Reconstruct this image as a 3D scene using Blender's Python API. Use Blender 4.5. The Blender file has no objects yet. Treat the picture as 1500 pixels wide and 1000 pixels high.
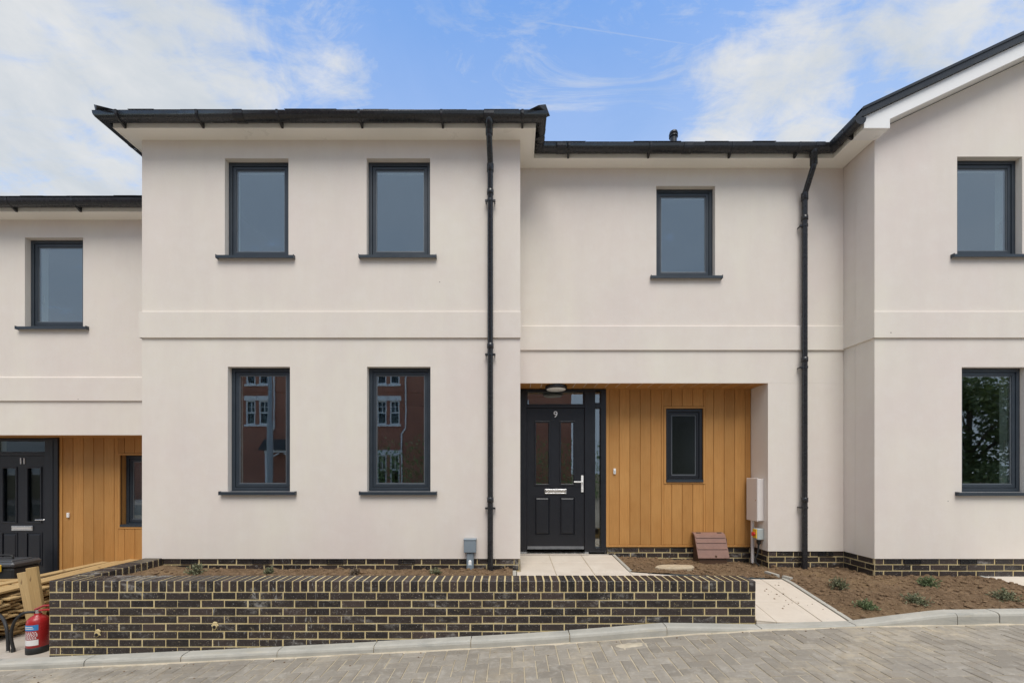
import bpy, math, random
from mathutils import Vector, Matrix, noise
random.seed(7)
R = math.radians
SC = bpy.context.scene
COL = SC.collection
F, VX, HY = 600.0, 750.0, 689.0          # focal length in photo pixels, vanishing point; eye level is z = 0
def X(x, D): return (x - VX) * D / F
def Z(y, D): return (HY - y) * D / F
D1, D2, D3 = 4.96, 5.42, 5.80             # front walls, recessed wall, porch back wall
DL, DL3 = 5.50, 5.92                      # neighbour on the left: wall, porch back wall

# ------------------------------------------------------------------ mesh builder
WORLD = {}
class MB:
    def __init__(s): s.v = []; s.f = []; s.m = []; s.sm = []
    def add(s, vs, fs, mi=0, sm=False):
        b = len(s.v); s.v += [tuple(p) for p in vs]
        for f in fs: s.f.append([i + b for i in f]); s.m.append(mi); s.sm.append(sm)
    def box(s, x0, x1, y0, y1, z0, z1, mi=0):
        s.add([(x0,y0,z0),(x1,y0,z0),(x1,y1,z0),(x0,y1,z0),(x0,y0,z1),(x1,y0,z1),(x1,y1,z1),(x0,y1,z1)],
              [(0,3,2,1),(4,5,6,7),(0,1,5,4),(1,2,6,5),(2,3,7,6),(3,0,4,7)], mi)
    def quad(s, a, b, c, d, mi=0): s.add([a,b,c,d], [(0,1,2,3)], mi)
    def prism(s, poly, y0, y1, mi=0):     # poly in (x,z), extruded along y
        n = len(poly)
        s.add([(x,y0,z) for x,z in poly] + [(x,y1,z) for x,z in poly],
              [tuple(range(n)), tuple(range(2*n-1, n-1, -1))] + [(i, i+n, (i+1)%n+n, (i+1)%n) for i in range(n)], mi)
    def prism_x(s, poly, x0, x1, mi=0):   # poly in (y,z), extruded along x
        n = len(poly)
        s.add([(x0,y,z) for y,z in poly] + [(x1,y,z) for y,z in poly],
              [tuple(range(n)), tuple(range(2*n-1, n-1, -1))] + [(i, i+n, (i+1)%n+n, (i+1)%n) for i in range(n)], mi)
    def frame(s, x0, x1, z0, z1, w, y0, y1, mi=0, wb=None):
        wb = w if wb is None else wb
        o = [(x0,z0),(x1,z0),(x1,z1),(x0,z1)]; i = [(x0+w,z0+wb),(x1-w,z0+wb),(x1-w,z1-w),(x0+w,z1-w)]
        vs = [(x,y0,z) for x,z in o] + [(x,y0,z) for x,z in i] + [(x,y1,z) for x,z in o] + [(x,y1,z) for x,z in i]
        fs = []
        for k in range(4):
            j = (k+1) % 4
            fs += [(k,j,4+j,4+k), (8+j,8+k,12+k,12+j), (k,8+k,8+j,j), (4+j,12+j,12+k,4+k)]
        s.add(vs, fs, mi)
    def tube(s, pts, r, n=14, mi=0, cap=True, r2=None):
        pts = [Vector(p) for p in pts]; rings = []; prev = None
        for i, p in enumerate(pts):
            t = ((pts[min(i+1,len(pts)-1)] - p).normalized() + (p - pts[max(i-1,0)]).normalized())
            t.normalize()
            if prev is None:
                a = Vector((1,0,0)) if abs(t.x) < .9 else Vector((0,1,0))
                u = (a - t*a.dot(t)).normalized()
            else: u = (prev - t*prev.dot(t)).normalized()
            prev = u; w = t.cross(u)
            rr = r if r2 is None else r + (r2-r)*i/(len(pts)-1)
            rings.append([p + u*rr*math.cos(2*math.pi*k/n) + w*rr*math.sin(2*math.pi*k/n) for k in range(n)])
        vs = [q for g in rings for q in g]; fs = []
        for i in range(len(rings)-1):
            for k in range(n): fs.append((i*n+k, i*n+(k+1)%n, (i+1)*n+(k+1)%n, (i+1)*n+k))
        s.add(vs, fs, mi, True)
        if cap:
            s.add(rings[0], [tuple(range(n-1,-1,-1))], mi); s.add(rings[-1], [tuple(range(n))], mi)
    def lathe(s, prof, c=(0,0,0), n=28, mi=0, mat=None):
        vs = []
        for r, z in prof:
            for k in range(n):
                p = Vector((r*math.cos(2*math.pi*k/n), r*math.sin(2*math.pi*k/n), z))
                if mat: p = mat @ p
                vs.append(p + Vector(c))
        fs = []
        for i in range(len(prof)-1):
            for k in range(n): fs.append((i*n+k, i*n+(k+1)%n, (i+1)*n+(k+1)%n, (i+1)*n+k))
        s.add(vs, fs, mi, True)
        L = len(prof)-1
        if prof[0][0] > 1e-5: s.add(vs[:n], [tuple(range(n-1,-1,-1))], mi)
        if prof[L][0] > 1e-5: s.add(vs[L*n:], [tuple(range(n))], mi)
    def brick(s, o, u, n, a0, a1, z0, z1, proud, back=.03, ch=.004, mi=0):
        """one brick on a face: o corner of the face, u along it, n out of it"""
        o, u, n = Vector(o), Vector(u), Vector(n); up = Vector((0,0,1))
        def P(a, z, h): return o + u*a + up*z + n*h
        vs = [P(a0,z0,-back),P(a1,z0,-back),P(a1,z1,-back),P(a0,z1,-back),
              P(a0,z0,proud-ch),P(a1,z0,proud-ch),P(a1,z1,proud-ch),P(a0,z1,proud-ch),
              P(a0+ch,z0+ch,proud),P(a1-ch,z0+ch,proud),P(a1-ch,z1-ch,proud),P(a0+ch,z1-ch,proud)]
        fs = [(8,9,10,11)]
        for k in range(4):
            j = (k+1)%4; fs += [(k,j,4+j,4+k),(4+k,4+j,8+j,8+k)]
        s.add(vs, fs, mi)
    def cbox(s, x0,x1,y0,y1,z0,z1, ch=.004, mi=0, j=0):
        """box with chamfered edges"""
        J = lambda: random.uniform(-j, j)
        x0+=J(); x1+=J(); y0+=J(); z1+=J()
        pts = []; 
        import itertools
        idx = {}
        for sx, sy, sz in itertools.product((0,1),(0,1),(0,1)):
            x=(x0,x1)[sx]; y=(y0,y1)[sy]; z=(z0,z1)[sz]
            dx=(ch,-ch)[sx]; dy=(ch,-ch)[sy]; dz=(ch,-ch)[sz]
            idx[(sx,sy,sz,0)]=len(pts); pts.append((x,y+dy,z+dz))
            idx[(sx,sy,sz,1)]=len(pts); pts.append((x+dx,y,z+dz))
            idx[(sx,sy,sz,2)]=len(pts); pts.append((x+dx,y+dy,z))
        fs=[]
        for ax in range(3):
            o=[a for a in range(3) if a!=ax]
            for sd in (0,1):
                q=[]
                for a,b in ((0,0),(1,0),(1,1),(0,1)):
                    c=[0,0,0]; c[ax]=sd; c[o[0]]=a; c[o[1]]=b; q.append(idx[tuple(c)+(ax,)])
                fs.append(tuple(q))
        for ax in range(3):
            o=[a for a in range(3) if a!=ax]
            for a,b in ((0,0),(1,0),(1,1),(0,1)):
                c0=[0,0,0]; c1=[0,0,0]; c0[ax]=0; c1[ax]=1
                for c in (c0,c1): c[o[0]]=a; c[o[1]]=b
                fs.append((idx[tuple(c0)+(o[0],)],idx[tuple(c1)+(o[0],)],idx[tuple(c1)+(o[1],)],idx[tuple(c0)+(o[1],)]))
        for c in itertools.product((0,1),(0,1),(0,1)): fs.append(tuple(idx[c+(k,)] for k in range(3)))
        s.add(pts, fs, mi)
    def sweep(s, path, prof, i0, i1, mi=0, caps=(True,True), sm=False):
        """sweep a closed (n,z) profile along segments i0..i1 of a mitred plan path"""
        P = [Vector(p) for p in path]; N = []
        for a, b in zip(P, P[1:]):
            d = (b-a).normalized(); N.append(Vector((d.y, -d.x)))
        rings = []
        for k in range(i0, i1+1):
            if k == 0: m = N[0]
            elif k == len(P)-1: m = N[-1]
            else: m = (N[k-1]+N[k]) / (1+N[k-1].dot(N[k]))
            rings.append([(P[k].x+m.x*n, P[k].y+m.y*n, z) for n, z in prof])
        L = len(prof); vs = [q for g in rings for q in g]; fs = []
        for i in range(len(rings)-1):
            for k in range(L): fs.append((i*L+k, i*L+(k+1)%L, (i+1)*L+(k+1)%L, (i+1)*L+k))
        s.add(vs, fs, mi, sm)
        if caps[0]: s.add(rings[0], [tuple(range(L))], mi)
        if caps[1]: s.add(rings[-1], [tuple(range(L-1,-1,-1))], mi)
    def bounds(s):
        xs, ys, zs = zip(*s.v); return min(xs),max(xs),min(ys),max(ys),min(zs),max(zs)
    def build(s, name, mats, parent=None, label=None, bevel=0, origin=None):
        if not isinstance(mats, (list, tuple)): mats = [mats]
        b = s.bounds()
        o = Vector(origin) if origin else Vector(((b[0]+b[1])/2, (b[2]+b[3])/2, b[4]))
        me = bpy.data.meshes.new(name)
        me.from_pydata([tuple(Vector(p)-o) for p in s.v], [], s.f)
        for m in mats: me.materials.append(m)
        me.polygons.foreach_set('material_index', s.m); me.polygons.foreach_set('use_smooth', s.sm)
        me.validate(); me.update()
        ob = bpy.data.objects.new(name, me); COL.objects.link(ob)
        pw = Vector((0,0,0))
        if parent: ob.parent = parent; pw = WORLD[parent.name]
        ob.location = o - pw; WORLD[ob.name] = o.copy()
        if label: ob['label'] = label
        if bevel:
            md = ob.modifiers.new('bevel', 'BEVEL'); md.width = bevel; md.segments = 2; md.limit_method = 'ANGLE'; md.angle_limit = R(40)
        return ob
def thing(name, loc, label, cat, group=None):
    o = bpy.data.objects.new(name, None); COL.objects.link(o); o.location = loc; o.empty_display_size = .1
    WORLD[o.name] = Vector(loc); return tag(o, label, cat, group)
def tag(o, label, cat, group=None):
    o['label'] = label; o['category'] = cat
    if group: o['group'] = group
    return o
def struct(o, kind='structure'): o['kind'] = kind; return o
def text_mesh(name, txt, size, loc, mat, parent, depth=.004):
    cu = bpy.data.curves.new('t', 'FONT'); cu.body = txt; cu.size = size; cu.extrude = depth; cu.align_x = 'CENTER'; cu.align_y = 'CENTER'
    to = bpy.data.objects.new('t', cu); COL.objects.link(to)
    bpy.context.view_layer.update()
    me = bpy.data.meshes.new_from_object(to.evaluated_get(bpy.context.evaluated_depsgraph_get()))
    bpy.data.objects.remove(to); bpy.data.curves.remove(cu)
    m = Matrix.Rotation(R(90), 4, 'X'); me.transform(m); me.materials.clear(); me.materials.append(mat)
    me.name = name
    ob = bpy.data.objects.new(name, me); COL.objects.link(ob); ob.parent = parent
    ob.location = Vector(loc) - WORLD[parent.name]; WORLD[ob.name] = Vector(loc); return ob

# ------------------------------------------------------------------ materials
def nm(name):
    m = bpy.data.materials.new(name); m.use_nodes = True; nt = m.node_tree; nt.nodes.clear()
    out = nt.nodes.new('ShaderNodeOutputMaterial'); p = nt.nodes.new('ShaderNodeBsdfPrincipled')
    nt.links.new(p.outputs[0], out.inputs[0]); return m, nt, p, out
class N:
    def __init__(s, nt): s.nt = nt
    def n(s, t, **k):
        o = s.nt.nodes.new(t)
        for a, b in k.items(): setattr(o, a, b)
        return o
    def l(s, a, b): s.nt.links.new(a, b)
    def pos(s, scale=(1,1,1), obj=False):
        if obj: g = s.n('ShaderNodeTexCoord').outputs['Object']
        else: g = s.n('ShaderNodeNewGeometry').outputs['Position']
        m = s.n('ShaderNodeMapping'); m.inputs['Scale'].default_value = scale; s.l(g, m.inputs[0]); return m.outputs[0]
    def noise(s, v, scale, det=4, rough=.55, dist=0):
        o = s.n('ShaderNodeTexNoise'); o.inputs['Scale'].default_value = scale; o.inputs['Detail'].default_value = det
        o.inputs['Roughness'].default_value = rough; o.inputs['Distortion'].default_value = dist; s.l(v, o.inputs['Vector']); return o.outputs['Fac']
    def rng(s, v, a, b, c=0., d=1., smooth=False):
        o = s.n('ShaderNodeMapRange'); o.interpolation_type = 'SMOOTHSTEP' if smooth else 'LINEAR'
        for i, q in enumerate((a,b,c,d)): o.inputs[i+1].default_value = q
        s.l(v, o.inputs[0]); return o.outputs[0]
    def mix(s, f, a, b, bt='MIX'):
        o = s.n('ShaderNodeMix', data_type='RGBA', blend_type=bt)
        for sock, val in ((o.inputs[0], f), (o.inputs[6], a), (o.inputs[7], b)):
            if isinstance(val, (int,float)): sock.default_value = val
            elif isinstance(val, tuple): sock.default_value = val + (1,) if len(val) == 3 else val
            else: s.l(val, sock)
        return o.outputs[2]
    def math(s, op, a, b=0.):
        o = s.n('ShaderNodeMath', operation=op)
        for sock, val in ((o.inputs[0], a), (o.inputs[1], b)):
            if isinstance(val, (int,float)): sock.default_value = val
            else: s.l(val, sock)
        return o.outputs[0]
    def bump(s, h, strength, dist, p):
        o = s.n('ShaderNodeBump'); o.inputs['Strength'].default_value = strength; o.inputs['Distance'].default_value = dist
        s.l(h, o.inputs['Height']); s.l(o.outputs[0], p.inputs['Normal'])
    def island(s): return s.n('ShaderNodeNewGeometry').outputs['Random Per Island']
def simple(name, col, rough=.5, metal=0, var=.06, scale=30, bump=0, spec=.5, coat=0):
    m, nt, p, _ = nm(name); k = N(nt); v = k.pos()
    f = k.noise(v, scale, 5)
    lo = tuple(max(0, c*(1-var*2)) for c in col); hi = tuple(min(1, c*(1+var*2)) for c in col)
    k.l(k.mix(f, lo, hi), p.inputs['Base Color'])
    k.l(k.rng(f, .3, .7, max(0, rough-.07), min(1, rough+.07)), p.inputs['Roughness'])
    p.inputs['Metallic'].default_value = metal; p.inputs['Specular IOR Level'].default_value = spec
    if bump: k.bump(k.noise(v, scale*6, 4), bump, .002, p)
    return m
def mat_plaster():
    m, nt, p, _ = nm('painted_render'); k = N(nt); v = k.pos()
    big = k.noise(v, .55, 4, .6); mid = k.noise(k.pos((1.6,1.6,.35)), 1.5, 5, .65)
    c = k.mix(k.rng(big, .34, .66), (.742,.655,.598), (.768,.716,.618))
    c = k.mix(k.rng(mid, .35, .75, 0, .7), c, (.69,.618,.562))
    c = k.mix(k.rng(k.noise(v, 5.5, 6, .7), .45, .75, 0, .35), c, (.79,.74,.69))
    c = k.mix(k.rng(k.noise(k.pos((7,7,.5)), 1.3, 5, .7), .55, .8, 0, .16), c, (.66,.59,.53))
    # little knocks and specks of dirt
    vo = k.n('ShaderNodeTexVoronoi'); vo.inputs['Scale'].default_value = 2.6; k.l(v, vo.inputs['Vector'])
    sp = k.rng(vo.outputs['Distance'], .012, .022, 1, 0)
    sel = k.n('ShaderNodeSeparateColor'); k.l(vo.outputs['Color'], sel.inputs[0])
    c = k.mix(k.math('MULTIPLY', sp, k.rng(sel.outputs[0], .62, .63)), c, (.16,.13,.11))
    k.l(c, p.inputs['Base Color']); p.inputs['Roughness'].default_value = .85; p.inputs['Specular IOR Level'].default_value = .25
    h = k.math('ADD', k.noise(v, 260, 3), k.math('MULTIPLY', k.noise(v, 7, 3), 2.2))
    k.bump(h, .22, .004, p); return m
def mat_brick():
    m, nt, p, _ = nm('dark_brick'); k = N(nt); v = k.pos(); r = k.island()
    c = k.mix(r, (.010,.0075,.007), (.036,.025,.021))
    c = k.mix(k.rng(k.math('FRACT', k.math('MULTIPLY', r, 7.3)), .8, .95, 0, .7), c, (.062,.040,.033))
    c = k.mix(k.rng(k.noise(v, 38, 6, .7), .45, .8, 0, .55), c, (.066,.051,.046))
    c = k.mix(k.rng(k.noise(v, 120, 2, .5), .69, .73, 0, .75), c, (.55,.50,.43))
    st = k.math('MULTIPLY', k.rng(k.noise(k.pos((1,1,2.2)), 2.3, 6, .72, .4), .53, .70, 0, .62, True), k.rng(k.noise(v, 26, 4), .4, .6))
    c = k.mix(st, c, (.42,.40,.37))
    # trowel smears of lime
    sm = k.rng(k.noise(k.pos((9,9,2.2)), 3.4, 4, .6, 1.2), .61, .68, 0, .5, True)
    c = k.mix(k.math('MULTIPLY', sm, k.rng(k.noise(v, 1.1, 2), .5, .6)), c, (.45,.44,.41))
    c = k.mix(k.math('MULTIPLY', k.rng(k.noise(v, 34, 6, .75), .60, .66, 0, .75), k.rng(k.noise(v, 3.1, 3), .42, .6)), c, (.40,.32,.18))
    k.l(c, p.inputs['Base Color']); k.l(k.rng(k.noise(v, 60, 4), .3, .7, .38, .68), p.inputs['Roughness'])
    k.bump(k.noise(v, 120, 5, .7), .35, .003, p); return m
def mat_mortar():
    m, nt, p, _ = nm('buff_mortar'); k = N(nt); v = k.pos()
    c = k.mix(k.rng(k.noise(v, 6, 6, .7), .3, .7), (.49,.37,.165), (.68,.565,.32))
    c = k.mix(k.rng(k.noise(v, 90, 4), .5, .8, 0, .5), c, (.30,.25,.16))
    k.l(c, p.inputs['Base Color']); p.inputs['Roughness'].default_value = .95; k.bump(k.noise(v, 300, 4), .5, .003, p); return m
def mat_clad(name='timber_cladding'):
    m, nt, p, _ = nm(name); k = N(nt); r = k.island()
    base = k.mix(r, (.42,.198,.056), (.59,.290,.088))
    off = k.n('ShaderNodeCombineXYZ'); k.l(k.math('MULTIPLY', r, 37.), off.inputs[0]); k.l(k.math('MULTIPLY', r, 11.), off.inputs[2])
    va = k.n('ShaderNodeVectorMath', operation='ADD'); k.l(k.pos(), va.inputs[0]); k.l(off.outputs[0], va.inputs[1])
    mp = k.n('ShaderNodeMapping'); mp.inputs['Scale'].default_value = (60,60,2.2); k.l(va.outputs[0], mp.inputs[0])
    g = k.noise(mp.outputs[0], 1.6, 6, .7, .6)
    c = k.mix(k.rng(g, .35, .75, 0, .65), base, (.30,.14,.036))
    mp2 = k.n('ShaderNodeMapping'); mp2.inputs['Scale'].default_value = (1.2,1.2,.9); k.l(va.outputs[0], mp2.inputs[0])
    c = k.mix(k.rng(k.noise(mp2.outputs[0], 2, 4), .35, .75, 0, .3), c, (.62,.36,.13))
    k.l(c, p.inputs['Base Color']); p.inputs['Roughness'].default_value = .62; p.inputs['Specular IOR Level'].default_value = .3
    k.bump(g, .25, .002, p); return m
def mat_plank():
    m, nt, p, _ = nm('sawn_pine'); k = N(nt)
    oi = k.n('ShaderNodeObjectInfo').outputs['Random']
    base = k.mix(oi, (.42,.27,.105), (.60,.43,.21))
    g = k.noise(k.pos((2,45,45), True), 1.5, 6, .7, .8)
    c = k.mix(k.rng(g, .35, .7, 0, .7), base, (.30,.18,.065))
    c = k.mix(k.rng(k.noise(k.pos((3,9,9), True), 1.6, 2), .7, .74, 0, .8), c, (.14,.075,.03))
    c = k.mix(k.rng(k.noise(k.pos((1,1,1), True), 1.3, 4), .5, .75, 0, .6), c, (.20,.14,.07))
    k.l(c, p.inputs['Base Color']); p.inputs['Roughness'].default_value = .8; k.bump(g, .3, .003, p); return m
def mat_paver():
    m, nt, p, _ = nm('block_paver'); k = N(nt); v = k.pos(); r = k.island()
    c = k.mix(r, (.25,.22,.178), (.34,.302,.248))
    c = k.mix(k.rng(k.noise(v, 45, 5, .7), .4, .75, 0, .45), c, (.19,.172,.148))
    c = k.mix(k.rng(k.noise(v, 240, 2), .6, .8, 0, .4), c, (.48,.44,.38))
    sand = k.math('MULTIPLY', k.rng(k.noise(v, 1.25, 5, .62, .4), .50, .68, 0, 1, True), k.rng(k.noise(v, 14, 5, .7), .36, .62))
    c = k.mix(k.math('MULTIPLY', sand, .72), c, (.50,.42,.30))
    dk = k.rng(k.noise(k.pos((1,1.3,1)), .9, 5, .6, .6), .55, .72, 0, .5, True)
    c = k.mix(dk, c, (.155,.135,.112))
    c = k.mix(k.rng(k.noise(v, 10, 6, .7, .5), .48, .72, 0, .6, True), c, (.44,.40,.34))
    c = k.mix(k.rng(k.noise(v, 3.6, 7, .72, .8), .5, .7, 0, .42, True), c, (.27,.215,.15))
    c = k.mix(k.rng(k.noise(k.pos((.35,2.6,1)), 1.6, 5, .65), .56, .74, 0, .4, True), c, (.13,.115,.1))
    k.l(c, p.inputs['Base Color']); p.inputs['Roughness'].default_value = .88; p.inputs['Specular IOR Level'].default_value = .25
    k.bump(k.noise(v, 190, 5, .7), .45, .003, p); return m
def mat_grain(name, a, b, scale, speck=None, rough=.9, bump=.5, dist=.006, big=None, bigf=.6):
    m, nt, p, _ = nm(name); k = N(nt); v = k.pos()
    c = k.mix(k.rng(k.noise(v, scale, 8, .7), .3, .7), a, b)
    if big: c = k.mix(k.rng(k.noise(v, scale*.13, 5, .6, .3), .45, .72, 0, bigf, True), c, big)
    if speck: c = k.mix(k.rng(k.noise(v, scale*7, 3), .66, .74, 0, .7), c, speck)
    k.l(c, p.inputs['Base Color']); p.inputs['Roughness'].default_value = rough; p.inputs['Specular IOR Level'].default_value = .25
    k.bump(k.noise(v, scale*4, 6, .7), bump, dist, p); return m
def mat_glass(name='window_glass', base=.17, tint=(.9,.95,1)):
    m, nt, p, out = nm(name); k = N(nt); nt.nodes.remove(p)
    lw = k.n('ShaderNodeLayerWeight'); lw.inputs[0].default_value = .5
    f = k.math('ADD', k.math('MULTIPLY', k.math('POWER', lw.outputs['Facing'], 4.), .55), base)
    t = k.n('ShaderNodeBsdfTransparent'); t.inputs[0].default_value = (.86,.92,.90,1)
    g = k.n('ShaderNodeBsdfGlossy'); g.inputs['Roughness'].default_value = .0; bp = k.n('ShaderNodeBump'); bp.inputs['Strength'].default_value = .007; bp.inputs['Distance'].default_value = .02; k.l(k.noise(k.pos(), 3.2, 2), bp.inputs['Height']); k.l(bp.outputs[0], g.inputs['Normal']); g.inputs[0].default_value = tint + (1,)
    ms = k.n('ShaderNodeMixShader'); k.l(f, ms.inputs[0]); k.l(t.outputs[0], ms.inputs[1]); k.l(g.outputs[0], ms.inputs[2])
    k.l(ms.outputs[0], out.inputs[0]); return m
def mat_leaf(name, a, b, rough=.6):
    m, nt, p, out = nm(name); k = N(nt)
    c = k.mix(k.island(), a, b); k.l(c, p.inputs['Base Color']); p.inputs['Roughness'].default_value = rough
    tr = k.n('ShaderNodeBsdfTranslucent'); k.l(c, tr.inputs[0]); ms = k.n('ShaderNodeMixShader'); ms.inputs[0].default_value = .25
    k.l(p.outputs[0], ms.inputs[1]); k.l(tr.outputs[0], ms.inputs[2]); k.l(ms.outputs[0], out.inputs[0]); return m
def mat_redbrick():
    m, nt, p, _ = nm('red_brickwork'); k = N(nt)
    g = k.n('ShaderNodeNewGeometry'); sx = k.n('ShaderNodeSeparateXYZ'); k.l(g.outputs['Position'], sx.inputs[0])
    cb = k.n('ShaderNodeCombineXYZ'); k.l(k.math('ADD', sx.outputs[0], sx.outputs[1]), cb.inputs[0]); k.l(sx.outputs[2], cb.inputs[1])
    bt = k.n('ShaderNodeTexBrick'); k.l(cb.outputs[0], bt.inputs['Vector'])
    bt.inputs['Color1'].default_value = (.40,.135,.085,1); bt.inputs['Color2'].default_value = (.50,.18,.11,1); bt.inputs['Mortar'].default_value = (.4,.3,.22,1)
    bt.inputs['Scale'].default_value = 1; bt.inputs['Mortar Size'].default_value = .006; bt.inputs['Brick Width'].default_value = .225; bt.inputs['Row Height'].default_value = .075
    c = k.mix(k.rng(k.noise(g.outputs['Position'], .8, 5), .4, .7, 0, .4), bt.outputs[0], (.22,.08,.05))
    k.l(c, p.inputs['Base Color']); p.inputs['Roughness'].default_value = .85; return m

PLASTER = mat_plaster(); BRICK = mat_brick(); MORTAR = mat_mortar(); CLAD = mat_clad(); PLANK = mat_plank(); PAVER = mat_paver()
SOFFIT = simple('cream_upvc', (.93,.895,.815), .32, var=.015, scale=3)
WHITEPVC = simple('white_upvc', (.86,.85,.83), .32, var=.015, scale=3)
BLACKPVC = simple('black_upvc', (.02,.0205,.023), .27, var=.12, scale=14)
FRAME = simple('anthracite_frame', (.026,.036,.048), .4, var=.08, scale=8)
DOORM = simple('dark_door_skin', (.0085,.0100,.0145), .4, var=.1, scale=20, bump=.08)
GLASS = mat_glass(); OLDGLASS = mat_glass('old_sash_glass', .03); GLASS2 = mat_glass('door_glass', .17, (1,1,1))
FROST = simple('obscure_glass', (.010,.012,.011), .16, var=.2, scale=60, spec=.3)
ROOM = simple('unlit_room_grey', (.30,.30,.30), .9, var=.05, scale=2)  # interior dimness is put into this wall grey
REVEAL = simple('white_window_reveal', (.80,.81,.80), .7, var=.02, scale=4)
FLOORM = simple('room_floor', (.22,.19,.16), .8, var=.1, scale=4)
SLATE = mat_grain('roof_slate', (.045,.048,.055), (.095,.098,.105), 9, rough=.6, bump=.3)
CHROME = simple('satin_chrome', (.72,.72,.72), .22, 1, var=.02)
def mat_kerb():
    m, nt, p, _ = nm('kerb_concrete'); k = N(nt); v = k.pos()
    c = k.mix(k.rng(k.noise(v, 4, 7, .7), .3, .7), (.36,.345,.30), (.47,.445,.385))
    c = k.mix(k.rng(k.noise(k.pos((1.1,9,9)), 2.6, 7, .72, .5), .5, .7, 0, .6, True), c, (.25,.25,.225))
    c = k.mix(k.rng(k.noise(k.pos((1.4,12,12)), 1.7, 5, .7), .55, .75, 0, .5, True), c, (.50,.43,.31))
    c = k.mix(k.rng(k.noise(v, 120, 3), .62, .74, 0, .5), c, (.2,.19,.17))
    c = k.mix(k.rng(k.noise(v, 60, 3), .68, .74, 0, .6), c, (.58,.56,.5))
    k.l(c, p.inputs['Base Color']); p.inputs['Roughness'].default_value = .9; k.bump(k.noise(v, 60, 6, .7), .35, .003, p); return m
KERB = mat_kerb()
SLABM = mat_grain('pale_paving', (.56,.488,.405), (.65,.58,.49), 4, (.48,.43,.38), bump=.2, dist=.002, big=(.52,.44,.35), bigf=.5)
SANDJ = mat_grain('jointing_sand', (.40,.335,.225), (.54,.46,.33), 4, (.26,.21,.14), big=(.22,.185,.135), bigf=.55)
SOIL = mat_grain('bare_soil', (.115,.070,.037), (.30,.198,.115), 17, (.42,.33,.23), bump=1, dist=.03, big=(.30,.20,.105), bigf=.7)
CLOD = mat_grain('soil_clod', (.12,.072,.038), (.27,.18,.105), 30, (.4,.33,.25), bump=.8, dist=.01)
CONC = mat_grain('site_concrete', (.40,.355,.30), (.54,.49,.43), 5, (.28,.24,.2), bump=.4, dist=.004, big=(.33,.28,.22))
EARTH = mat_grain('earth', (.09,.075,.045), (.15,.13,.08), 1.5, bump=.5)
TARMAC = mat_grain('tarmac', (.045,.045,.047), (.075,.074,.072), 12, (.16,.16,.15))
STONE = mat_grain('sandstone', (.42,.33,.22), (.58,.48,.34), 14, (.3,.22,.14), bump=.7)
GROOVE = simple('groove_timber', (.16,.075,.02), .8); BROWNP = simple('brown_plastic', (.235,.128,.095), .5, var=.1, scale=14, bump=.1)
BROWND = simple('dark_brown_plastic', (.10,.055,.033), .55, var=.1, scale=14)
GREYP = simple('pale_grey_plastic', (.70,.655,.625), .4, var=.02, scale=5)
BLUEGREY = simple('blue_grey_plastic', (.22,.265,.30), .4, var=.04, scale=10)
GREYBOX = simple('isolator_grey', (.42,.46,.45), .4, var=.03)
YELLOW = simple('yellow_plastic', (.75,.48,.04), .4); REDP = simple('red_plastic', (.5,.03,.02), .4)
REDPAINT = simple('extinguisher_red', (.36,.018,.018), .3, var=.06, scale=12)
BLUE = simple('blue_band', (.04,.22,.50), .4, var=.03); PAPER = simple('printed_white', (.74,.71,.69), .5, var=.03)
RUBBER = simple('black_rubber', (.018,.018,.018), .6, var=.2); TOOLGREY = simple('tool_case_grey', (.06,.063,.068), .4, var=.1)
WHITE = simple('white_paint', (.86,.86,.86), .45, var=.02); DIFF = simple('lamp_diffuser', (.85,.84,.80), .3, var=.01)
SHADEBLK = simple('void_shade_black', (.006,.006,.006), .9)  # near-black colour standing in for the shade inside openings
LEAF = mat_leaf('shrub_leaf', (.11,.125,.06), (.34,.35,.21)); LEAFP = mat_leaf('shrub_leaf_green', (.09,.135,.055), (.25,.31,.15)); LEAFR = mat_leaf('shrub_leaf_brown', (.10,.075,.055), (.27,.21,.15))
TREELEAF = mat_leaf('tree_leaf', (.07,.10,.03), (.16,.20,.065)); HEDGELEAF = mat_leaf('hedge_leaf', (.10,.19,.06), (.24,.36,.13))
BARK = simple('bark', (.10,.075,.05), .9, var=.2, scale=10); REDBRICK = mat_redbrick(); SPACER = simple('spacer_alloy', (.14,.155,.17), .4, .3); STEEL = simple('galvanised_steel', (.36,.40,.44), .5, .4, var=.08)

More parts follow.
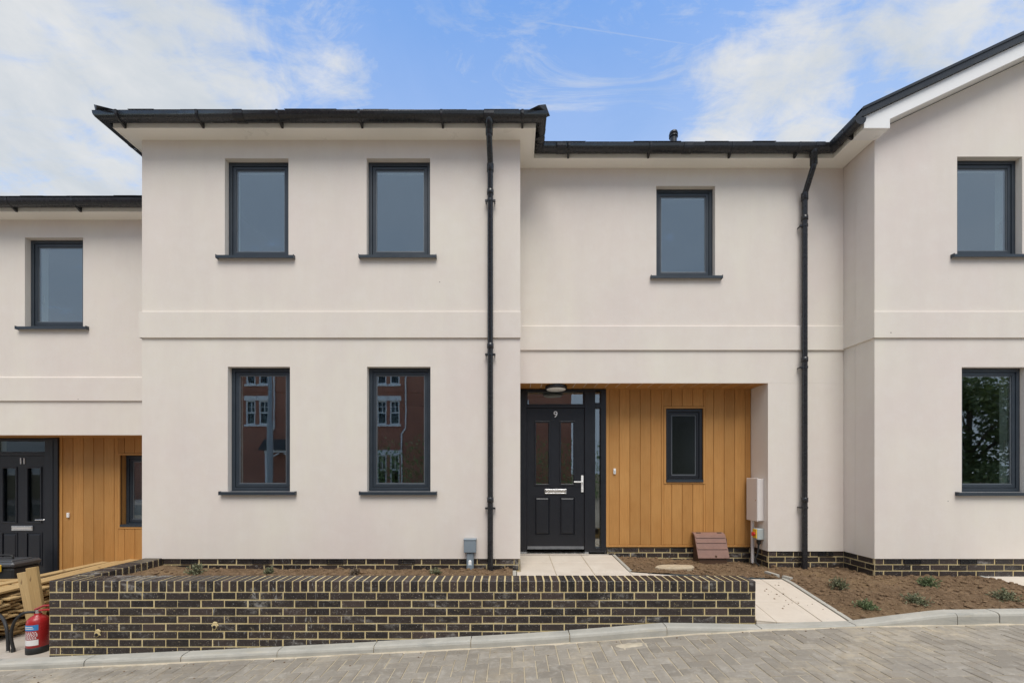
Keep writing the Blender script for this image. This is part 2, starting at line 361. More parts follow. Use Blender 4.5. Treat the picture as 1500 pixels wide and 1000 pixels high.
# ------------------------------------------------------------------ wall with openings
def wall_panel(mb, x0, x1, z0, z1, y0, t, holes, mi=0, rev=1, split=.15):
    """wall in the XZ plane from depth y0 to y0+t; holes (xa,xb,za,zb) get reveals, plaster outside and white inside"""
    xs = sorted({x0,x1} | {h[i] for h in holes for i in (0,1)}); zs = sorted({z0,z1} | {h[i] for h in holes for i in (2,3)})
    def inh(x, z): return any(h[0] < x < h[1] and h[2] < z < h[3] for h in holes)
    for a, b in zip(xs, xs[1:]):
        for c, d in zip(zs, zs[1:]):
            if inh((a+b)/2, (c+d)/2): continue
            mb.quad((a,y0,c),(b,y0,c),(b,y0,d),(a,y0,d), mi); mb.quad((a,y0+t,c),(a,y0+t,d),(b,y0+t,d),(b,y0+t,c), mi)
    for a, b, c, d in holes:
        for ya, yb, mm in ((y0, y0+split, mi), (y0+split, y0+t, rev)):
            mb.quad((a,ya,c),(a,yb,c),(a,yb,d),(a,ya,d), mm); mb.quad((b,ya,c),(b,ya,d),(b,yb,d),(b,yb,c), mm)
            mb.quad((a,ya,c),(b,ya,c),(b,yb,c),(a,yb,c), mm); mb.quad((a,ya,d),(a,yb,d),(b,yb,d),(b,ya,d), mm)
    mb.quad((x0,y0,z0),(x0,y0,z1),(x0,y0+t,z1),(x0,y0+t,z0), mi); mb.quad((x1,y0,z0),(x1,y0+t,z0),(x1,y0+t,z1),(x1,y0,z1), mi)
    mb.quad((x0,y0,z0),(x0,y0+t,z0),(x1,y0+t,z0),(x1,y0,z0), mi); mb.quad((x0,y0,z1),(x1,y0,z1),(x1,y0+t,z1),(x0,y0+t,z1), mi)
SET = .066
def window(parent, h, D, sill=True, handle='left', sillw=.078, label=None, glass=None, FRAME=None):
    FRAME = FRAME or globals()['FRAME']
    a, b, c, d = h; y = D + SET
    m = MB(); m.frame(a+.002, b-.002, c+.002, d-.002, .043, y, y+.07); w = m.build('window', FRAME, parent, label, bevel=.003)
    s = MB(); s.frame(a+.047, b-.047, c+.047, d-.047, .040, y+.008, y+.06, wb=.046); s.build('sash', FRAME, w, bevel=.006)
    g = MB(); g.frame(a+.087, b-.087, c+.093, d-.087, .010, y+.018, y+.045, mi=0); g.build('spacer_bar', SPACER, w)
    p = MB(); p.box(a+.083, b-.083, y+.022, y+.030, c+.09, d-.083); p.build('pane', glass or GLASS, w)
    if sill:
        q = MB(); o = sillw
        q.prism_x([(D-.045,c-.040),(D-.045,c-.006),(D+SET+.002,c+.006),(D+SET+.002,c-.004),(D-.001,c-.010),(D-.038,c-.014),(D-.038,c-.040)], a-o, b+o)
        q.box(a-o-.004, a-o, D-.047, D-.001, c-.041, c+.004); q.box(b+o, b+o+.004, D-.047, D-.001, c-.041, c+.004)
        q.build('sill', FRAME, w)
    if handle:
        hx = a+.066 if handle == 'left' else b-.066; hz = c + .42*(d-c)
        k = MB(); k.box(hx-.014, hx+.014, y+.061, y+.075, hz-.03, hz+.05); k.tube([(hx,y+.07,hz),(hx,y+.10,hz-.005),(hx,y+.105,hz-.05),(hx,y+.10,hz-.13)], .009, 8); k.build('window_handle', GREYP, w)
    return w
def room(parent, x0, x1, y0, y1, z0, z1, name='room'):
    m = MB()
    m.quad((x0,y0,z0),(x0,y1,z0),(x0,y1,z1),(x0,y0,z1)); m.quad((x1,y0,z0),(x1,y0,z1),(x1,y1,z1),(x1,y1,z0))
    m.quad((x0,y1,z0),(x1,y1,z0),(x1,y1,z1),(x0,y1,z1)); m.quad((x0,y0,z1),(x0,y1,z1),(x1,y1,z1),(x1,y0,z1))
    m.quad((x0,y0,z0),(x1,y0,z0),(x1,y1,z0),(x0,y1,z0), 1)
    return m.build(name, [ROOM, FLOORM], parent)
def courses(mb, o, u, n, length, ztop, nc, proud=.004, bl=.215, bh=.065, j=.010, start=0, skip=()):
    for c in range(nc):
        z1 = ztop - .004 - c*(bh+j); z0 = z1 - bh; a = -(.1125 if (c+start) % 2 else 0.)
        i = 0
        while a < length - .02:
            a0, a1 = max(a, 0.004), min(a+bl, length-.004)
            if a1-a0 > .03 and (c, i) not in skip:
                jt = random.uniform(-.003,.003)
                mb.brick(o, u, n, a0+jt, a1+jt, z0+random.uniform(-.0022,.0022), z1+random.uniform(-.0022,.0022), proud+random.uniform(-.002,.0015))
            a += bl+j; i += 1
def plinth(parent, segs, ztop, nc=5, air=()):
    """segs: (x0,y0,x1,y1) seen with the outside on the right of travel"""
    m = MB()
    for k, (x0,y0,x1,y1) in enumerate(segs):
        u = Vector((x1-x0, y1-y0, 0)); L = u.length; u /= L; n = Vector((u.y, -u.x, 0))
        a, b = Vector((x0,y0,0)), Vector((x1,y1,0)); i = n * -.09
        z0 = ztop - nc*.075
        vs = [a+Vector((0,0,z0)), b+Vector((0,0,z0)), b+Vector((0,0,ztop-.001)), a+Vector((0,0,ztop-.001))]
        m.add(vs, [(0,1,2,3)], 1)
        courses(m, (x0,y0,0), u, n, L, ztop, nc, start=k)
    o = m.build('plinth', [BRICK, MORTAR], parent)
    for (x, y) in air:
        q = MB(); z1 = ztop - .008
        q.frame(x, x+.2, z1-.06, z1, .008, y-.008, y+.01)
        q.box(x+.008, x+.192, y+.004, y+.01, z1-.052, z1-.008)
        for s in range(1, 14): q.box(x+s*.0135+.002, x+s*.0135+.006, y-.006, y+.006, z1-.052, z1-.008)
        q.box(x+.008, x+.192, y-.0055, y+.006, z1-.034, z1-.029)
        q.build('air_brick', BLACKPVC, o)
    return o
def clip_set(pipe, x, y, yw, zs, ears='both'):
    for z in zs:
        m = MB(); m.lathe([(.0385,-.014),(.0385,.014)], (x,y,z), 20)
        for s in ((-1,1) if ears == 'both' else (-1,)):
            m.box(x+s*.034-.008 if s>0 else x-.062, x+.062 if s>0 else x-.026, y-.010, y+.012, z-.010, z+.010)
            m.tube([(x+s*.052,y,z),(x+s*.052,yw-.001,z)], .008, 8)
        m.build('pipe_clip', BLACKPVC, pipe)
        c = MB(); c.lathe([(.037,-.03),(.040,-.028),(.040,.03),(.037,.032)], (x,y,z+.10), 20); c.build('pipe_socket', BLACKPVC, pipe)

EAVE = 3.995                                   # underside of the soffits
PBOT = -1.066                                  # bottom edge of the render
XL, XR = -4.48, .10                            # sides of the projecting block
XG = 4.39                                      # left side of the gabled house
path = [(XL-.178, 9.6), (XL-.178, D1-.178), (XR+.178, D1-.178), (XR+.178, D2-.178), (XG-.28, D2-.178), (XG-.28, D1-.20)]
GUT = []                                       # gutter profile (n,z) round a deep half round
for i in range(13): GUT.append((.062-.060*math.cos(math.pi*i/12), -.076*math.sin(math.pi*i/12)**.8))
gut_prof = [(n+.001, z) for n, z in GUT] + [(.124,.004),(.116,.004)] + [(.062+(n-.062)*.93, z*.95) for n, z in reversed(GUT[1:-1])] + [(.006,0)]
def eaves(parent, pth, i0, i1, base, brk, unions=(), caps=(False,False), soff=.30, trim=None):
    ft = pth[:-1]+[trim] if trim else pth
    m = MB(); m.sweep(ft, [(0,base),(0,base+.145),(-.022,base+.145),(-.022,base)], i0, i1); m.build('fascia', SOFFIT, parent)
    s = MB(); s.sweep(ft, [(-.023,base+.004),(-.023,base+.014),(-soff,base+.014),(-soff,base+.004)], i0, i1); s.build('soffit', SOFFIT, parent)
    g = MB(); zt = base + .098; g.sweep(pth, [(n, zt+z) for n, z in gut_prof], i0, i1, caps=caps, sm=True)
    if trim:
        x, y = pth[-1]; arc = [(.062-.064*math.cos(math.pi*i/16), -.080*math.sin(math.pi*i/16)**.8) for i in range(17)]
        g.prism([(x-n, zt+z+.004) for n, z in arc], y-.007, y+.012)
    go = g.build('gutter', BLACKPVC, parent)
    for (p, d, k) in brk:                      # brackets: p on the fascia line, d along it
        P, d = Vector(p), Vector(d); n = Vector((d.y,-d.x)); q = MB(); w = .013 if k == 'b' else .055
        rim = [(.062-.0635*math.cos(math.pi*i/12), -.0805*math.sin(math.pi*i/12)**.8) for i in range(13)] + [(.1285,.012),(.112,.012)]
        rin = [(.062-.058*math.cos(math.pi*i/12), -.074*math.sin(math.pi*i/12)**.8) for i in range(13)]
        poly = rim + rin[::-1]
        L = len(poly); vs = [(P.x+n.x*a+d.x*e, P.y+n.y*a+d.y*e, zt+z) for e in (-w,w) for a, z in poly]; fs = []
        for i in range(L): fs.append((i,(i+1)%L,(i+1)%L+L,i+L))
        for i in range(12): fs += [(i,i+1,L-2-i,L-1-i) , (L+i,L+i+1,2*L-2-i,2*L-1-i)]
        q.add(vs, fs)
        if k == 'b':
            tri = [(.001,zt-.03),(.001,zt-.105),(.012,zt-.105),(.062,zt-.078)]
            vs = [(P.x+n.x*a+d.x*e, P.y+n.y*a+d.y*e, z) for e in (-.012,.012) for a, z in tri]
            q.add(vs, [(0,1,2,3),(7,6,5,4),(0,4,5,1),(1,5,6,2),(2,6,7,3),(3,7,4,0)])
        q.build('gutter_bracket' if k == 'b' else 'gutter_union', BLACKPVC, go)
    return go
def slates_row(mb, x0, x1, y, z, pitch, w=.30, depth=.25, t=.007):
    x = x0
    while x < x1 - .02:
        e = min(x+w-.004, x1); jz = random.uniform(0,.006); jy = random.uniform(-.008,.008)
        c, s = math.cos(pitch), math.sin(pitch)
        a = (y+jy, z+jz); b = (y+jy+depth*c, z+jz+depth*s)
        mb.prism_x([(a[0],a[1]),(a[0]-t*s,a[1]+t*c),(b[0]-t*s,b[1]+t*c),(b[0],b[1])], x, e); x += w
PITCH = R(24)

# ================================================================== HOUSE NUMBER 9
hc = thing('terrace_house', (-1.5, 6.5, -1.3), 'cream rendered terrace house with black front door numbered 9 and timber clad porch', 'house')
S = .021
def band(mb, x0, x1, y, z0, z1, cap0=True, cap1=True):   # string course, splayed on top
    mb.prism_x([(y+.01,z0),(y-S,z0),(y-S,z1-.012),(y,z1),(y+.01,z1)], x0, x1)
wUL = (X(329.3,D1),X(422.6,D1),Z(375.5,D1),Z(232,D1)); wUR = (X(537,D1),X(630,D1),Z(375,D1),Z(232,D1))
wLL = (X(333.6,D1),X(424.8,D1),Z(719.5,D1),Z(537,D1)); wLR = (X(537.6,D1),X(630.6,D1),Z(719.5,D1),Z(537,D1))
wRC = (X(961.4,D2),X(1047.5,D2),Z(405,D2),Z(272.5,D2))
PT = Z(561, D2); PX = X(1125, D2)
m = MB()
wall_panel(m, XL, XR, PBOT, 4.06, D1, .28, [wUL,wUR,wLL,wLR])
m.box(XL, XL+.27, D1+.282, 9.4, PBOT-.9, 4.06)                       # left flank
m.box(XR-.26, XR, D1+.282, 9.4, PBOT, 4.06)                          # flank facing the porch
wall_panel(m, XR+.002, XG-.002, PT, 4.06, D2, .28, [wRC])
m.box(PX, XG-.002, D2, D2+.9, PBOT, PT-.001)
m.box(XL+.3, 9, 9.42, 9.6, -2, 4.06)
m.build('wall', [PLASTER, REVEAL], hc)
m = MB(); band(m, XL-.02, XR+.004, D1, Z(495,D1), Z(456,D1)); band(m, XR+.001, XG-.001, D2, Z(513,D2), Z(477,D2))
m.prism([(XL-.022,Z(495,D1)),(XL+.01,Z(495,D1)),(XL+.01,Z(456,D1)),(XL-.022,Z(457,D1))], D1-.02, 9.3)
m.build('string_course', PLASTER, hc)
for h, hd in ((wUL,None),(wUR,None),(wLL,None),(wLR,None),(wRC,None)): window(hc, h, D2 if h is wRC else D1, handle=hd)
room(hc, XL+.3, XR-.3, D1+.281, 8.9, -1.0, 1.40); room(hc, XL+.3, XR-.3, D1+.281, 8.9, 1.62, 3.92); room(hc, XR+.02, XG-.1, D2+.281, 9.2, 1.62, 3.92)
plinth(hc, [(XL+.012,D1+.014,XR-.014,D1+.014),(XR-.014,D1+.014,XR-.014,D3+.03)], PBOT, 4, [(X(x,D1),D1+.012) for x in (264,369,478,583)])
plinth(hc, [(PX+.014,D2+.6,PX+.014,D2+.014),(PX+.014,D2+.014,XG+.012,D2+.014)], PBOT, 4, [(X(1199,D2),D2+.012)])
# porch: clad back wall, clad ceiling
CB = Z(800.5, D3); CT = Z(567, D3) + .02; cx0 = X(889, D3); cx1 = PX - .004
pw = (X(975.5,D3), X(1030,D3), Z(705.5,D3), Z(598,D3))
m = MB(); wb = .1485; x = cx0 + .03
tr = .030
while x < cx1:
    e = min(x+wb-.0035, cx1)
    segs = [(CB+.028, CT)]
    if e > pw[0]-tr and x < pw[1]+tr:
        xa, xb = max(x, pw[0]-tr), min(e, pw[1]+tr)
        for (p0,p1,za,zb) in ((xa,xb,CB+.028,pw[2]-tr),(xa,xb,pw[3]+tr,CT),(x,xa,CB+.028,CT),(xb,e,CB+.028,CT)):
            if p1-p0 > .008: m.cbox(p0,p1,D3,D3+.02,za,zb,.005)
    else: m.cbox(x,e,D3,D3+.02,CB+.028,CT,.004)
    x += wb
for q in ((cx0,pw[0],CB+.01,CT),(pw[1],cx1,CB+.01,CT),(pw[0],pw[1],CB+.01,pw[2]),(pw[0],pw[1],pw[3],CT)): m.box(q[0],q[1],D3+.012,D3+.03,q[2],q[3],1)
cl = m.build('timber_cladding', [CLAD, GROOVE], hc)
m = MB(); m.frame(pw[0]-tr+.002,pw[1]+tr-.002,pw[2]-tr+.002,pw[3]+tr-.002,tr-.003,D3-.006,D3+.10); m.box(cx0-.012,cx0+.027,D3-.006,D3+.03,CB,CT); m.box(cx0+.028,cx1,D3-.005,D3+.03,CB,CB+.026); m.build('cladding_trim', CLAD, cl)
w = window(hc, (pw[0]+.003,pw[1]-.003,pw[2]+.003,pw[3]-.003), D3-.05, sill=False, handle=None, glass=FROST, FRAME=DOORM, label='small dark obscure glass window in the timber cladding')
m = MB(); m.box(pw[0]+.004, pw[1]-.004, D3-.02, D3+.03, pw[2]-.002, pw[2]+.03); m.build('sill', FRAME, w)
m = MB(); x = XR+.004
while x < cx1: m.cbox(x, min(x+wb-.0035, cx1), D2+.02, D3+.1, PT-.002, PT+.016, .004); x += wb
m.box(XR, PX, D2+.285, D3+.12, PT+.018, PT+.05, 1)
m.build('porch_ceiling', [CLAD, GROOVE], hc)
m = MB(); m.box(X(888,D3), PX+.02, D3+.085, D3+.25, PBOT-.4, CT); m.build('porch_back_wall', PLASTER, hc)
plinth(hc, [(cx0+.01,D3+.018,PX+.05,D3+.018)], CB-.012, 5)
# front door and its frame
def door(parent, D, x0, x1, zt, zb, lx0, lx1, lz0, lz1, num, side=True, sx=None, GLASS2=None):
    GLASS2 = GLASS2 or globals()['GLASS2']
    fr = MB(); fr.box(x0, lx0, D, D+.09, zb, zt); fr.box(lx0, x1, D+.001, D+.09, zt-.025, zt); tl = lz1+.045
    if side:
        fr.box(lx1, sx[0], D, D+.09, zb, zt-.025); fr.box(sx[1], x1, D, D+.09, zb, zt-.025)
        fr.box(sx[0], sx[1], D, D+.09, zb, zb+.06); fr.box(sx[0], sx[1], D, D+.09, lz1+.0, lz1+.075)
        fr.box(sx[0], sx[1], D, D+.09, lz1+.27, zt-.025)
    else: fr.box(lx1, x1, D, D+.09, zb, zt-.025)
    fr.box(lx0, lx1, D+.002, D+.09, lz1+.004, lz1+.045)
    fo = fr.build('door_frame', DOORM, parent, bevel=.004)
    g = MB(); g.box(lx0, lx1, D+.045, D+.053, tl, zt-.025); g.build('fanlight_pane', GLASS2, fo)
    q = MB(); q.frame(lx0,lx1,tl,zt-.024,.014,D+.012,D+.06); q.build('fanlight_bead', DOORM, fo)
    if side:
        g = MB(); g.box(sx[0], sx[1], D+.045, D+.053, zb+.06, lz1); g.box(sx[0], sx[1], D+.045, D+.053, lz1+.075, lz1+.27); g.build('sidelight_pane', GLASS2, fo)
    t = MB(); t.prism_x([(D-.05,zb-.022),(D-.05,zb-.012),(D-.004,zb+.004),(D-.004,zb-.022)], x0-.01, lx1+.05); t.box(x0-.01, x1+.03, D-.03, D+.09, zb-.06, zb-.024); t.build('threshold', CHROME, fo)
    # leaf with two glazed lights and two raised panels
    W = lx1-lx0; H = lz1-lz0; Y = D+.022
    px = [(lx0+W*.155, lx0+W*.385), (lx0+W*.588, lx0+W*.820)]; gz = (lz0+H*.462, lz0+H*.902); pz = (lz0+H*.105, lz0+H*.372)
    holes = [(a,b,gz[0],gz[1]) for a,b in px] + [(a-.012,b+.012,pz[0],pz[1]) for a,b in px]
    m = MB(); wall_panel(m, lx0+.003, lx1-.003, lz0, lz1, Y, .045, holes, 0, 0, .02)
    do = m.build('door', DOORM, parent, bevel=.0)
    for a, b in px:
        g = MB(); g.box(a, b, Y+.018, Y+.026, gz[0], gz[1]); g.build('door_pane', GLASS2, do)
        bd = MB(); bd.frame(a-.018,b+.018,gz[0]-.018,gz[1]+.018,.024,Y-.010,Y+.016); bd.build('glazing_bead', DOORM, do, bevel=.006)
        r = MB(); a2,b2,c2,d2 = a-.012,b+.012,pz[0],pz[1]; e = .030
        vs = [(a2,Y+.012,c2),(b2,Y+.012,c2),(b2,Y+.012,d2),(a2,Y+.012,d2),(a2+e,Y-.004,c2+e),(b2-e,Y-.004,c2+e),(b2-e,Y-.004,d2-e),(a2+e,Y-.004,d2-e)]
        r.add(vs, [(4,5,6,7),(0,1,5,4),(1,2,6,5),(2,3,7,6),(3,0,4,7),(3,2,1,0)])
        r.frame(a2-.008,b2+.008,c2-.008,d2+.008,.012,Y-.006,Y+.014); r.build('door_panel', DOORM, do)
    lb = MB(); cxm = (lx0+lx1)/2; z = lz0+H*.412
    lb.frame(cxm-.155,cxm+.155,z-.034,z+.034,.014,Y-.012,Y+.004); lb.prism_x([(Y-.004,z-.020),(Y-.010,z-.018),(Y-.016,z+.018),(Y-.006,z+.021)], cxm-.141, cxm+.141); lb.build('letterbox', CHROME, do, bevel=.003)
    hx = lx1-.032; hz = lz0+H*.46
    hd = MB(); hd.box(hx-.016,hx+.016,Y-.012,Y,hz-.105,hz+.130); hd.tube([(hx,Y-.012,hz+.04),(hx,Y-.055,hz+.04),(hx-.012,Y-.062,hz+.04),(hx-.125,Y-.060,hz+.04)], .010, 10)
    hd.tube([(hx,Y-.022,hz-.055),(hx,Y-.012,hz-.055)], .011, 12); hd.build('door_handle', WHITEPVC if num == '9' else CHROME, do, bevel=.003)
    for i, ch in enumerate(num): text_mesh('door_number', ch, .125, (cxm+(i-(len(num)-1)/2)*.05, Y-.004, lz0+H*.955), WHITE, do)
    wb = MB(); wb.prism_x([(Y-.025,lz0+.012),(Y-.006,lz0+.05),(Y,lz0+.05),(Y,lz0+.012)], lx0+.01, lx1-.01); wb.build('weather_bar', DOORM, do)
    return fo
DD = D3 - .03
door(hc, DD, XR+.006, X(888,DD), Z(569.5,DD), Z(808,DD), X(771.5,DD), X(856.5,DD), Z(805,DD), Z(597.5,DD), '9', True, (X(872,DD),X(880,DD)))
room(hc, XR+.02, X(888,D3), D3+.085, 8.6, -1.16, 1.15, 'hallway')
m = MB(); c = X(814.5,5.58); m.lathe([(.0,-.0),(.145,-.0),(.148,-.012),(.148,-.038),(.132,-.046)], (c,5.58,PT-.004), 36); lt = m.build('porch_light', BLACKPVC, hc)
m = MB(); m.lathe([(.131,.0),(.126,-.014),(.08,-.024),(.0,-.027)], (c,5.58,PT-.046), 36); m.build('light_diffuser', DIFF, lt)
m = MB(); q = (X(900,D3), Z(690,D3)); m.cbox(q[0]-.017,q[0]+.017,D3-.022,D3,q[1]-.04,q[1]+.04,.005); db = m.build('doorbell', WHITEPVC, hc)
m = MB(); m.box(q[0]-.009,q[0]+.009,D3-.025,D3-.021,q[1]-.022,q[1]+.008); m.build('bell_button', GREYBOX, db)
# electricity meter cupboard, conduit and isolator on the porch's right jamb
bx0 = PX-.095; m = MB(); m.cbox(bx0+.012,PX-.001,5.505,5.75,Z(763,5.5),Z(701,5.5),.006); mb_ = m.build('meter_box', GREYP, hc)
m = MB(); m.cbox(bx0,bx0+.018,5.498,5.757,Z(764,5.5),Z(700,5.5),.007); m.build('meter_box_door', GREYP, mb_)
m = MB(); m.tube([(bx0+.011,5.512+.02,-.40),(bx0-.004,5.532,-.40)], .008, 10); m.build('lock', CHROME, mb_)
cxp = PX-.045; m = MB(); m.tube([(cxp-.02,5.66,Z(764,5.5)),(cxp-.02,5.66,-1.27)], .021, 14); m.build('conduit', GREYP, hc)
ix, iy, iz0, iz1 = PX-.105, 5.50, Z(790.5,5.5), Z(774,5.5)
m = MB(); m.cbox(ix+.012,PX-.002,iy,iy+.10,iz0,iz1,.008); iso = m.build('isolator', GREYBOX, hc)
m = MB(); m.cbox(ix,ix+.014,iy+.008,iy+.092,iz0+.02,iz1-.01,.003); m.build('switch_plate', YELLOW, iso)
m = MB(); m.tube([(ix,iy+.05,(iz0+iz1)/2),(ix-.02,iy+.05,(iz0+iz1)/2)], .026, 16); m.box(ix-.036,ix-.019,iy+.042,iy+.058,(iz0+iz1)/2-.024,(iz0+iz1)/2+.024); m.build('switch_knob', REDP, iso)
m = MB(); m.lathe([(.012,0),(.026,.03),(.026,.075)], (PX-.045,iy+.05,iz0-.075), 14); m.tube([(PX-.045,iy+.05,iz0-.07),(PX-.06,iy+.05,iz0-.2),(PX-.085,iy+.055,iz0-.25),(PX-.09,iy+.05,iz0-.31),(PX-.05,iy+.03,-1.28)], .011, 10); m.build('cable', RUBBER, iso)
# blue-grey service box with duct at the foot of the front wall
sx0, sx1 = X(680.5,D1), X(698,D1); m = MB(); m.cbox(sx0,sx1,D1-.085,D1-.001,Z(807.5,D1),Z(788.5,D1),.008); sb = m.build('service_box', BLUEGREY, hc)
m = MB(); m.cbox(sx0-.004,sx1+.004,D1-.09,D1+.0,Z(789.5,D1),Z(787.5,D1),.004); m.build('box_lid', BLUEGREY, sb)
dx = (sx0+sx1)/2; m = MB(); m.cbox(dx-.042,dx+.042,D1-.065,D1-.003,-1.27,Z(807.5,D1)-.001,.012); m.cbox(dx-.03,dx+.03,D1-.076,D1-.06,-1.27,-1.12,.006); dc = m.build('duct', BLUEGREY, sb)
m = MB(); mt = Matrix.Rotation(R(90),3,'X'); m.lathe([(0,0),(.018,0),(.018,.004),(0,.004)], (dx,D1-.064,-1.085), 16, mat=mt); m.box(dx-.018,dx+.018,D1-.069,D1-.065,-1.145,-1.085); m.build('duct_badge', WHITEPVC, dc)
# eaves, roof
zt_ = EAVE
fb = [((X(x,D1-.178), D1-.178),(1,0),'b') for x in (184,298.5,414,531,649,765)] + [((X(357.5,D1-.178),D1-.178),(1,0),'u'),((X(717,D1-.178),D1-.178),(1,0),'u'),((XR+.178,D1-.02),(0,1),'b'),((XR+.178,D2-.32),(0,1),'u'),
      ((XL-.178,5.1),(0,-1),'b'),((XL-.178,6.0),(0,-1),'b')] + [((X(x,D2-.178), D2-.178),(1,0),'b') for x in (832,949,1067,1163)] + [((X(946,D2-.178)+.5,D2-.178),(1,0),'u'),((X(1192,D2-.178),D2-.178),(1,0),'u'),((X(821,D2-.178),D2-.178),(1,0),'u')]
eaves(hc, path, 0, 4, EAVE, fb)
m = MB(); e = .235; x0, x1, y0, y1 = XL-e, XR+e, D1-e, 9.8; zr0 = EAVE+.142; hw = (x1-x0)/2; hh = hw*math.tan(PITCH); xm = (x0+x1)/2
A,B,C_,Dd = (x0,y0,zr0),(x1,y0,zr0),(x1,y1,zr0),(x0,y1,zr0); Rg0 = (xm,y0+hw,zr0+hh); Rg1 = (xm,y1-hw,zr0+hh)
m.add([A,B,C_,Dd,Rg0,Rg1], [(0,1,4),(1,2,5,4),(2,3,5),(3,0,4,5),(3,2,1,0)])
slates_row(m, x0, x1, y0-.015, zr0+.002, PITCH)
# slope of the recessed part
tp = math.tan(PITCH); yb = D2-e; m.add([(XR+e,yb,zr0-.001),(9.,yb,zr0-.001),(9.,yb+3,zr0+3*tp),(XR+e-2,yb+3,zr0+3*tp)], [(0,1,2,3)])
slates_row(m, XR+e, XG-.28, yb-.015, zr0+.003, PITCH)
for p in (A, B):                               # hip tiles
    q0, q1 = Vector(p)+Vector((0,-.01,.012)), Vector(Rg0)+Vector((0,0,.02)); d = (q1-q0).normalized(); s = d.cross(Vector((0,0,1))).normalized(); up = s.cross(d)
    t = 0
    while t < (q1-q0).length-.1:
        a = q0+d*(t-.06)+up*.012; b = q0+d*(t+.36)
        vs = [a-s*.10-up*.035, a+up*.028, a+s*.10-up*.035, b-s*.09-up*.03, b+up*.02, b+s*.09-up*.03]
        m.add(vs, [(0,1,4,3),(1,2,5,4),(0,2,1),(0,3,5,2)]); t += .40
m.build('roof', SLATE, hc)
vx, vy = X(986.5, 6.0), 6.0; m = MB(); zt = Z(192,6)
m.tube([(vx,vy,4.3),(vx,vy,zt-.09)], .048, 18); m.lathe([(.048,-.1),(.062,-.095),(.062,-.08),(.05,-.075),(.05,-.065),(.064,-.06),(.055,-.02),(.03,0)], (vx,vy,zt), 20); m.build('vent_pipe', BLACKPVC, hc)
# downpipes
py = D1-.058; x = X(718.2, py); zg = EAVE+.03
m = MB(); xo = X(716.6, D1-.24)
m.lathe([(.048,.02),(.048,-.05),(.041,-.055),(.041,-.16),(.037,-.165)], (xo,D1-.24,zg-.0), 18)
m.tube([(xo,D1-.24,zg),(xo,D1-.24,zg-.16),(xo,D1-.235,zg-.19),(x,py-.02,zg-.345),(x,py,zg-.38),(x,py,-1.26)], .034, 18)
m.lathe([(.041,0),(.041,-.09),(.037,-.095)], (x,py,zg-.36), 18)
dp = m.build('downpipe', BLACKPVC, hc); clip_set(dp, x, py, D1, [Z(294,py),Z(519,py),Z(744,py)])
py = D2-.058; x = X(1178.6, py); xo = X(1192, D2-.24)
m = MB(); m.lathe([(.048,.02),(.048,-.05),(.041,-.055),(.041,-.16),(.037,-.165)], (xo,D2-.24,zg), 18)
m.tube([(xo,D2-.24,zg),(xo,D2-.24,zg-.16),(xo-.004,D2-.235,zg-.19),(x+.004,py-.01,zg-.39),(x,py,zg-.42),(x,py,-1.36)], .034, 18)
m.lathe([(.041,0),(.041,-.09),(.037,-.095)], (x,py,zg-.40), 18)
dp = m.build('downpipe', BLACKPVC, hc); clip_set(dp, x, py, D2, [Z(331,py),Z(538,py),Z(743,py)], 'left')

# ================================================================== GABLED HOUSE ON THE RIGHT
hr = thing('gabled_house', (6.8, 6.5, -1.3), 'cream rendered house with white bargeboard gable and dark windows at the right edge', 'house')
gU = (X(1402,D1),X(1497.5,D1),Z(374,D1),Z(229.5,D1)); gL = (X(1408.8,D1),X(1504,D1),Z(720.5,D1),Z(537.5,D1))
GX1 = 9.2; xr = (XG+GX1)/2; SL = .47
m = MB(); wall_panel(m, XG, GX1, PBOT, 4.06, D1, .28, [gU,gL])
m.box(XG, XG+.28, D1+.282, D2+1.5, PBOT, 4.06); m.box(GX1-.28, GX1, D1+.282, 9.4, PBOT, 4.06)
gz = lambda x: 4.10 + SL*(min(x, 2*xr-x)-XG)
m.prism([(XG,4.06),(GX1,4.06),(GX1,gz(GX1)),(xr,gz(xr)),(XG,gz(XG))], D1, D1+.28)
m.build('wall', [PLASTER, REVEAL], hr)
m = MB(); band(m, XG-.02, GX1, D1, Z(495,D1), Z(456,D1)); m.box(XG-S, XG+.01, D1-.0, D2-S, Z(495,D1), Z(457,D1)); m.build('string_course', PLASTER, hr)
window(hr, gU, D1, handle='right'); window(hr, gL, D1, handle='right')
room(hr, XG+.3, GX1-.3, D1+.281, 8.9, -1.0, 1.40); room(hr, XG+.3, GX1-.3, D1+.281, 8.9, 1.62, 3.92)
plinth(hr, [(XG+.014,D2+.02,XG+.014,D1+.014),(XG+.014,D1+.014,GX1,D1+.014)], PBOT, 5, [(X(1326,D1),D1+.012),(X(1408,D1),D1+.012)])
eaves(hr, path, 4, 5, EAVE, [((XG-.28,D1-.02),(0,-1),'b'),((XG-.28,D2-.30),(0,-1),'u')], caps=(False,True), soff=.272, trim=(XG-.28, D1-.158))
Y0 = D1-.178; ex = XG-.28
def slope(x, up): return EAVE + up + SL*(x-ex)
m = MB()
bt = Z(169, Y0)-EAVE; xk = X(1303.5, Y0); x271 = X(1271,Y0)
wt = lambda x: Z(169,Y0) + SL*(x-x271); wb_ = lambda x: wt(x) - .165
m.prism([(ex-.0,EAVE),(xk,EAVE),(xk,wb_(xk)),(xr,wb_(xr)),(xr,wt(xr)),(ex,wt(ex))], Y0-.001, Y0+.022)
m.prism([(xr,wb_(xr)),(GX1+.28,wb_(ex)),(GX1+.28,wt(ex)),(xr,wt(xr))], Y0-.001, Y0+.022)
m.build('bargeboard', WHITEPVC, hr)
m = MB(); m.box(ex+.001, xk-.002, Y0+.024, D1, EAVE-.001, EAVE+.003); m.box(xk-.012,xk,Y0+.024,D1+.01,EAVE+.003,wb_(xk)+.01)
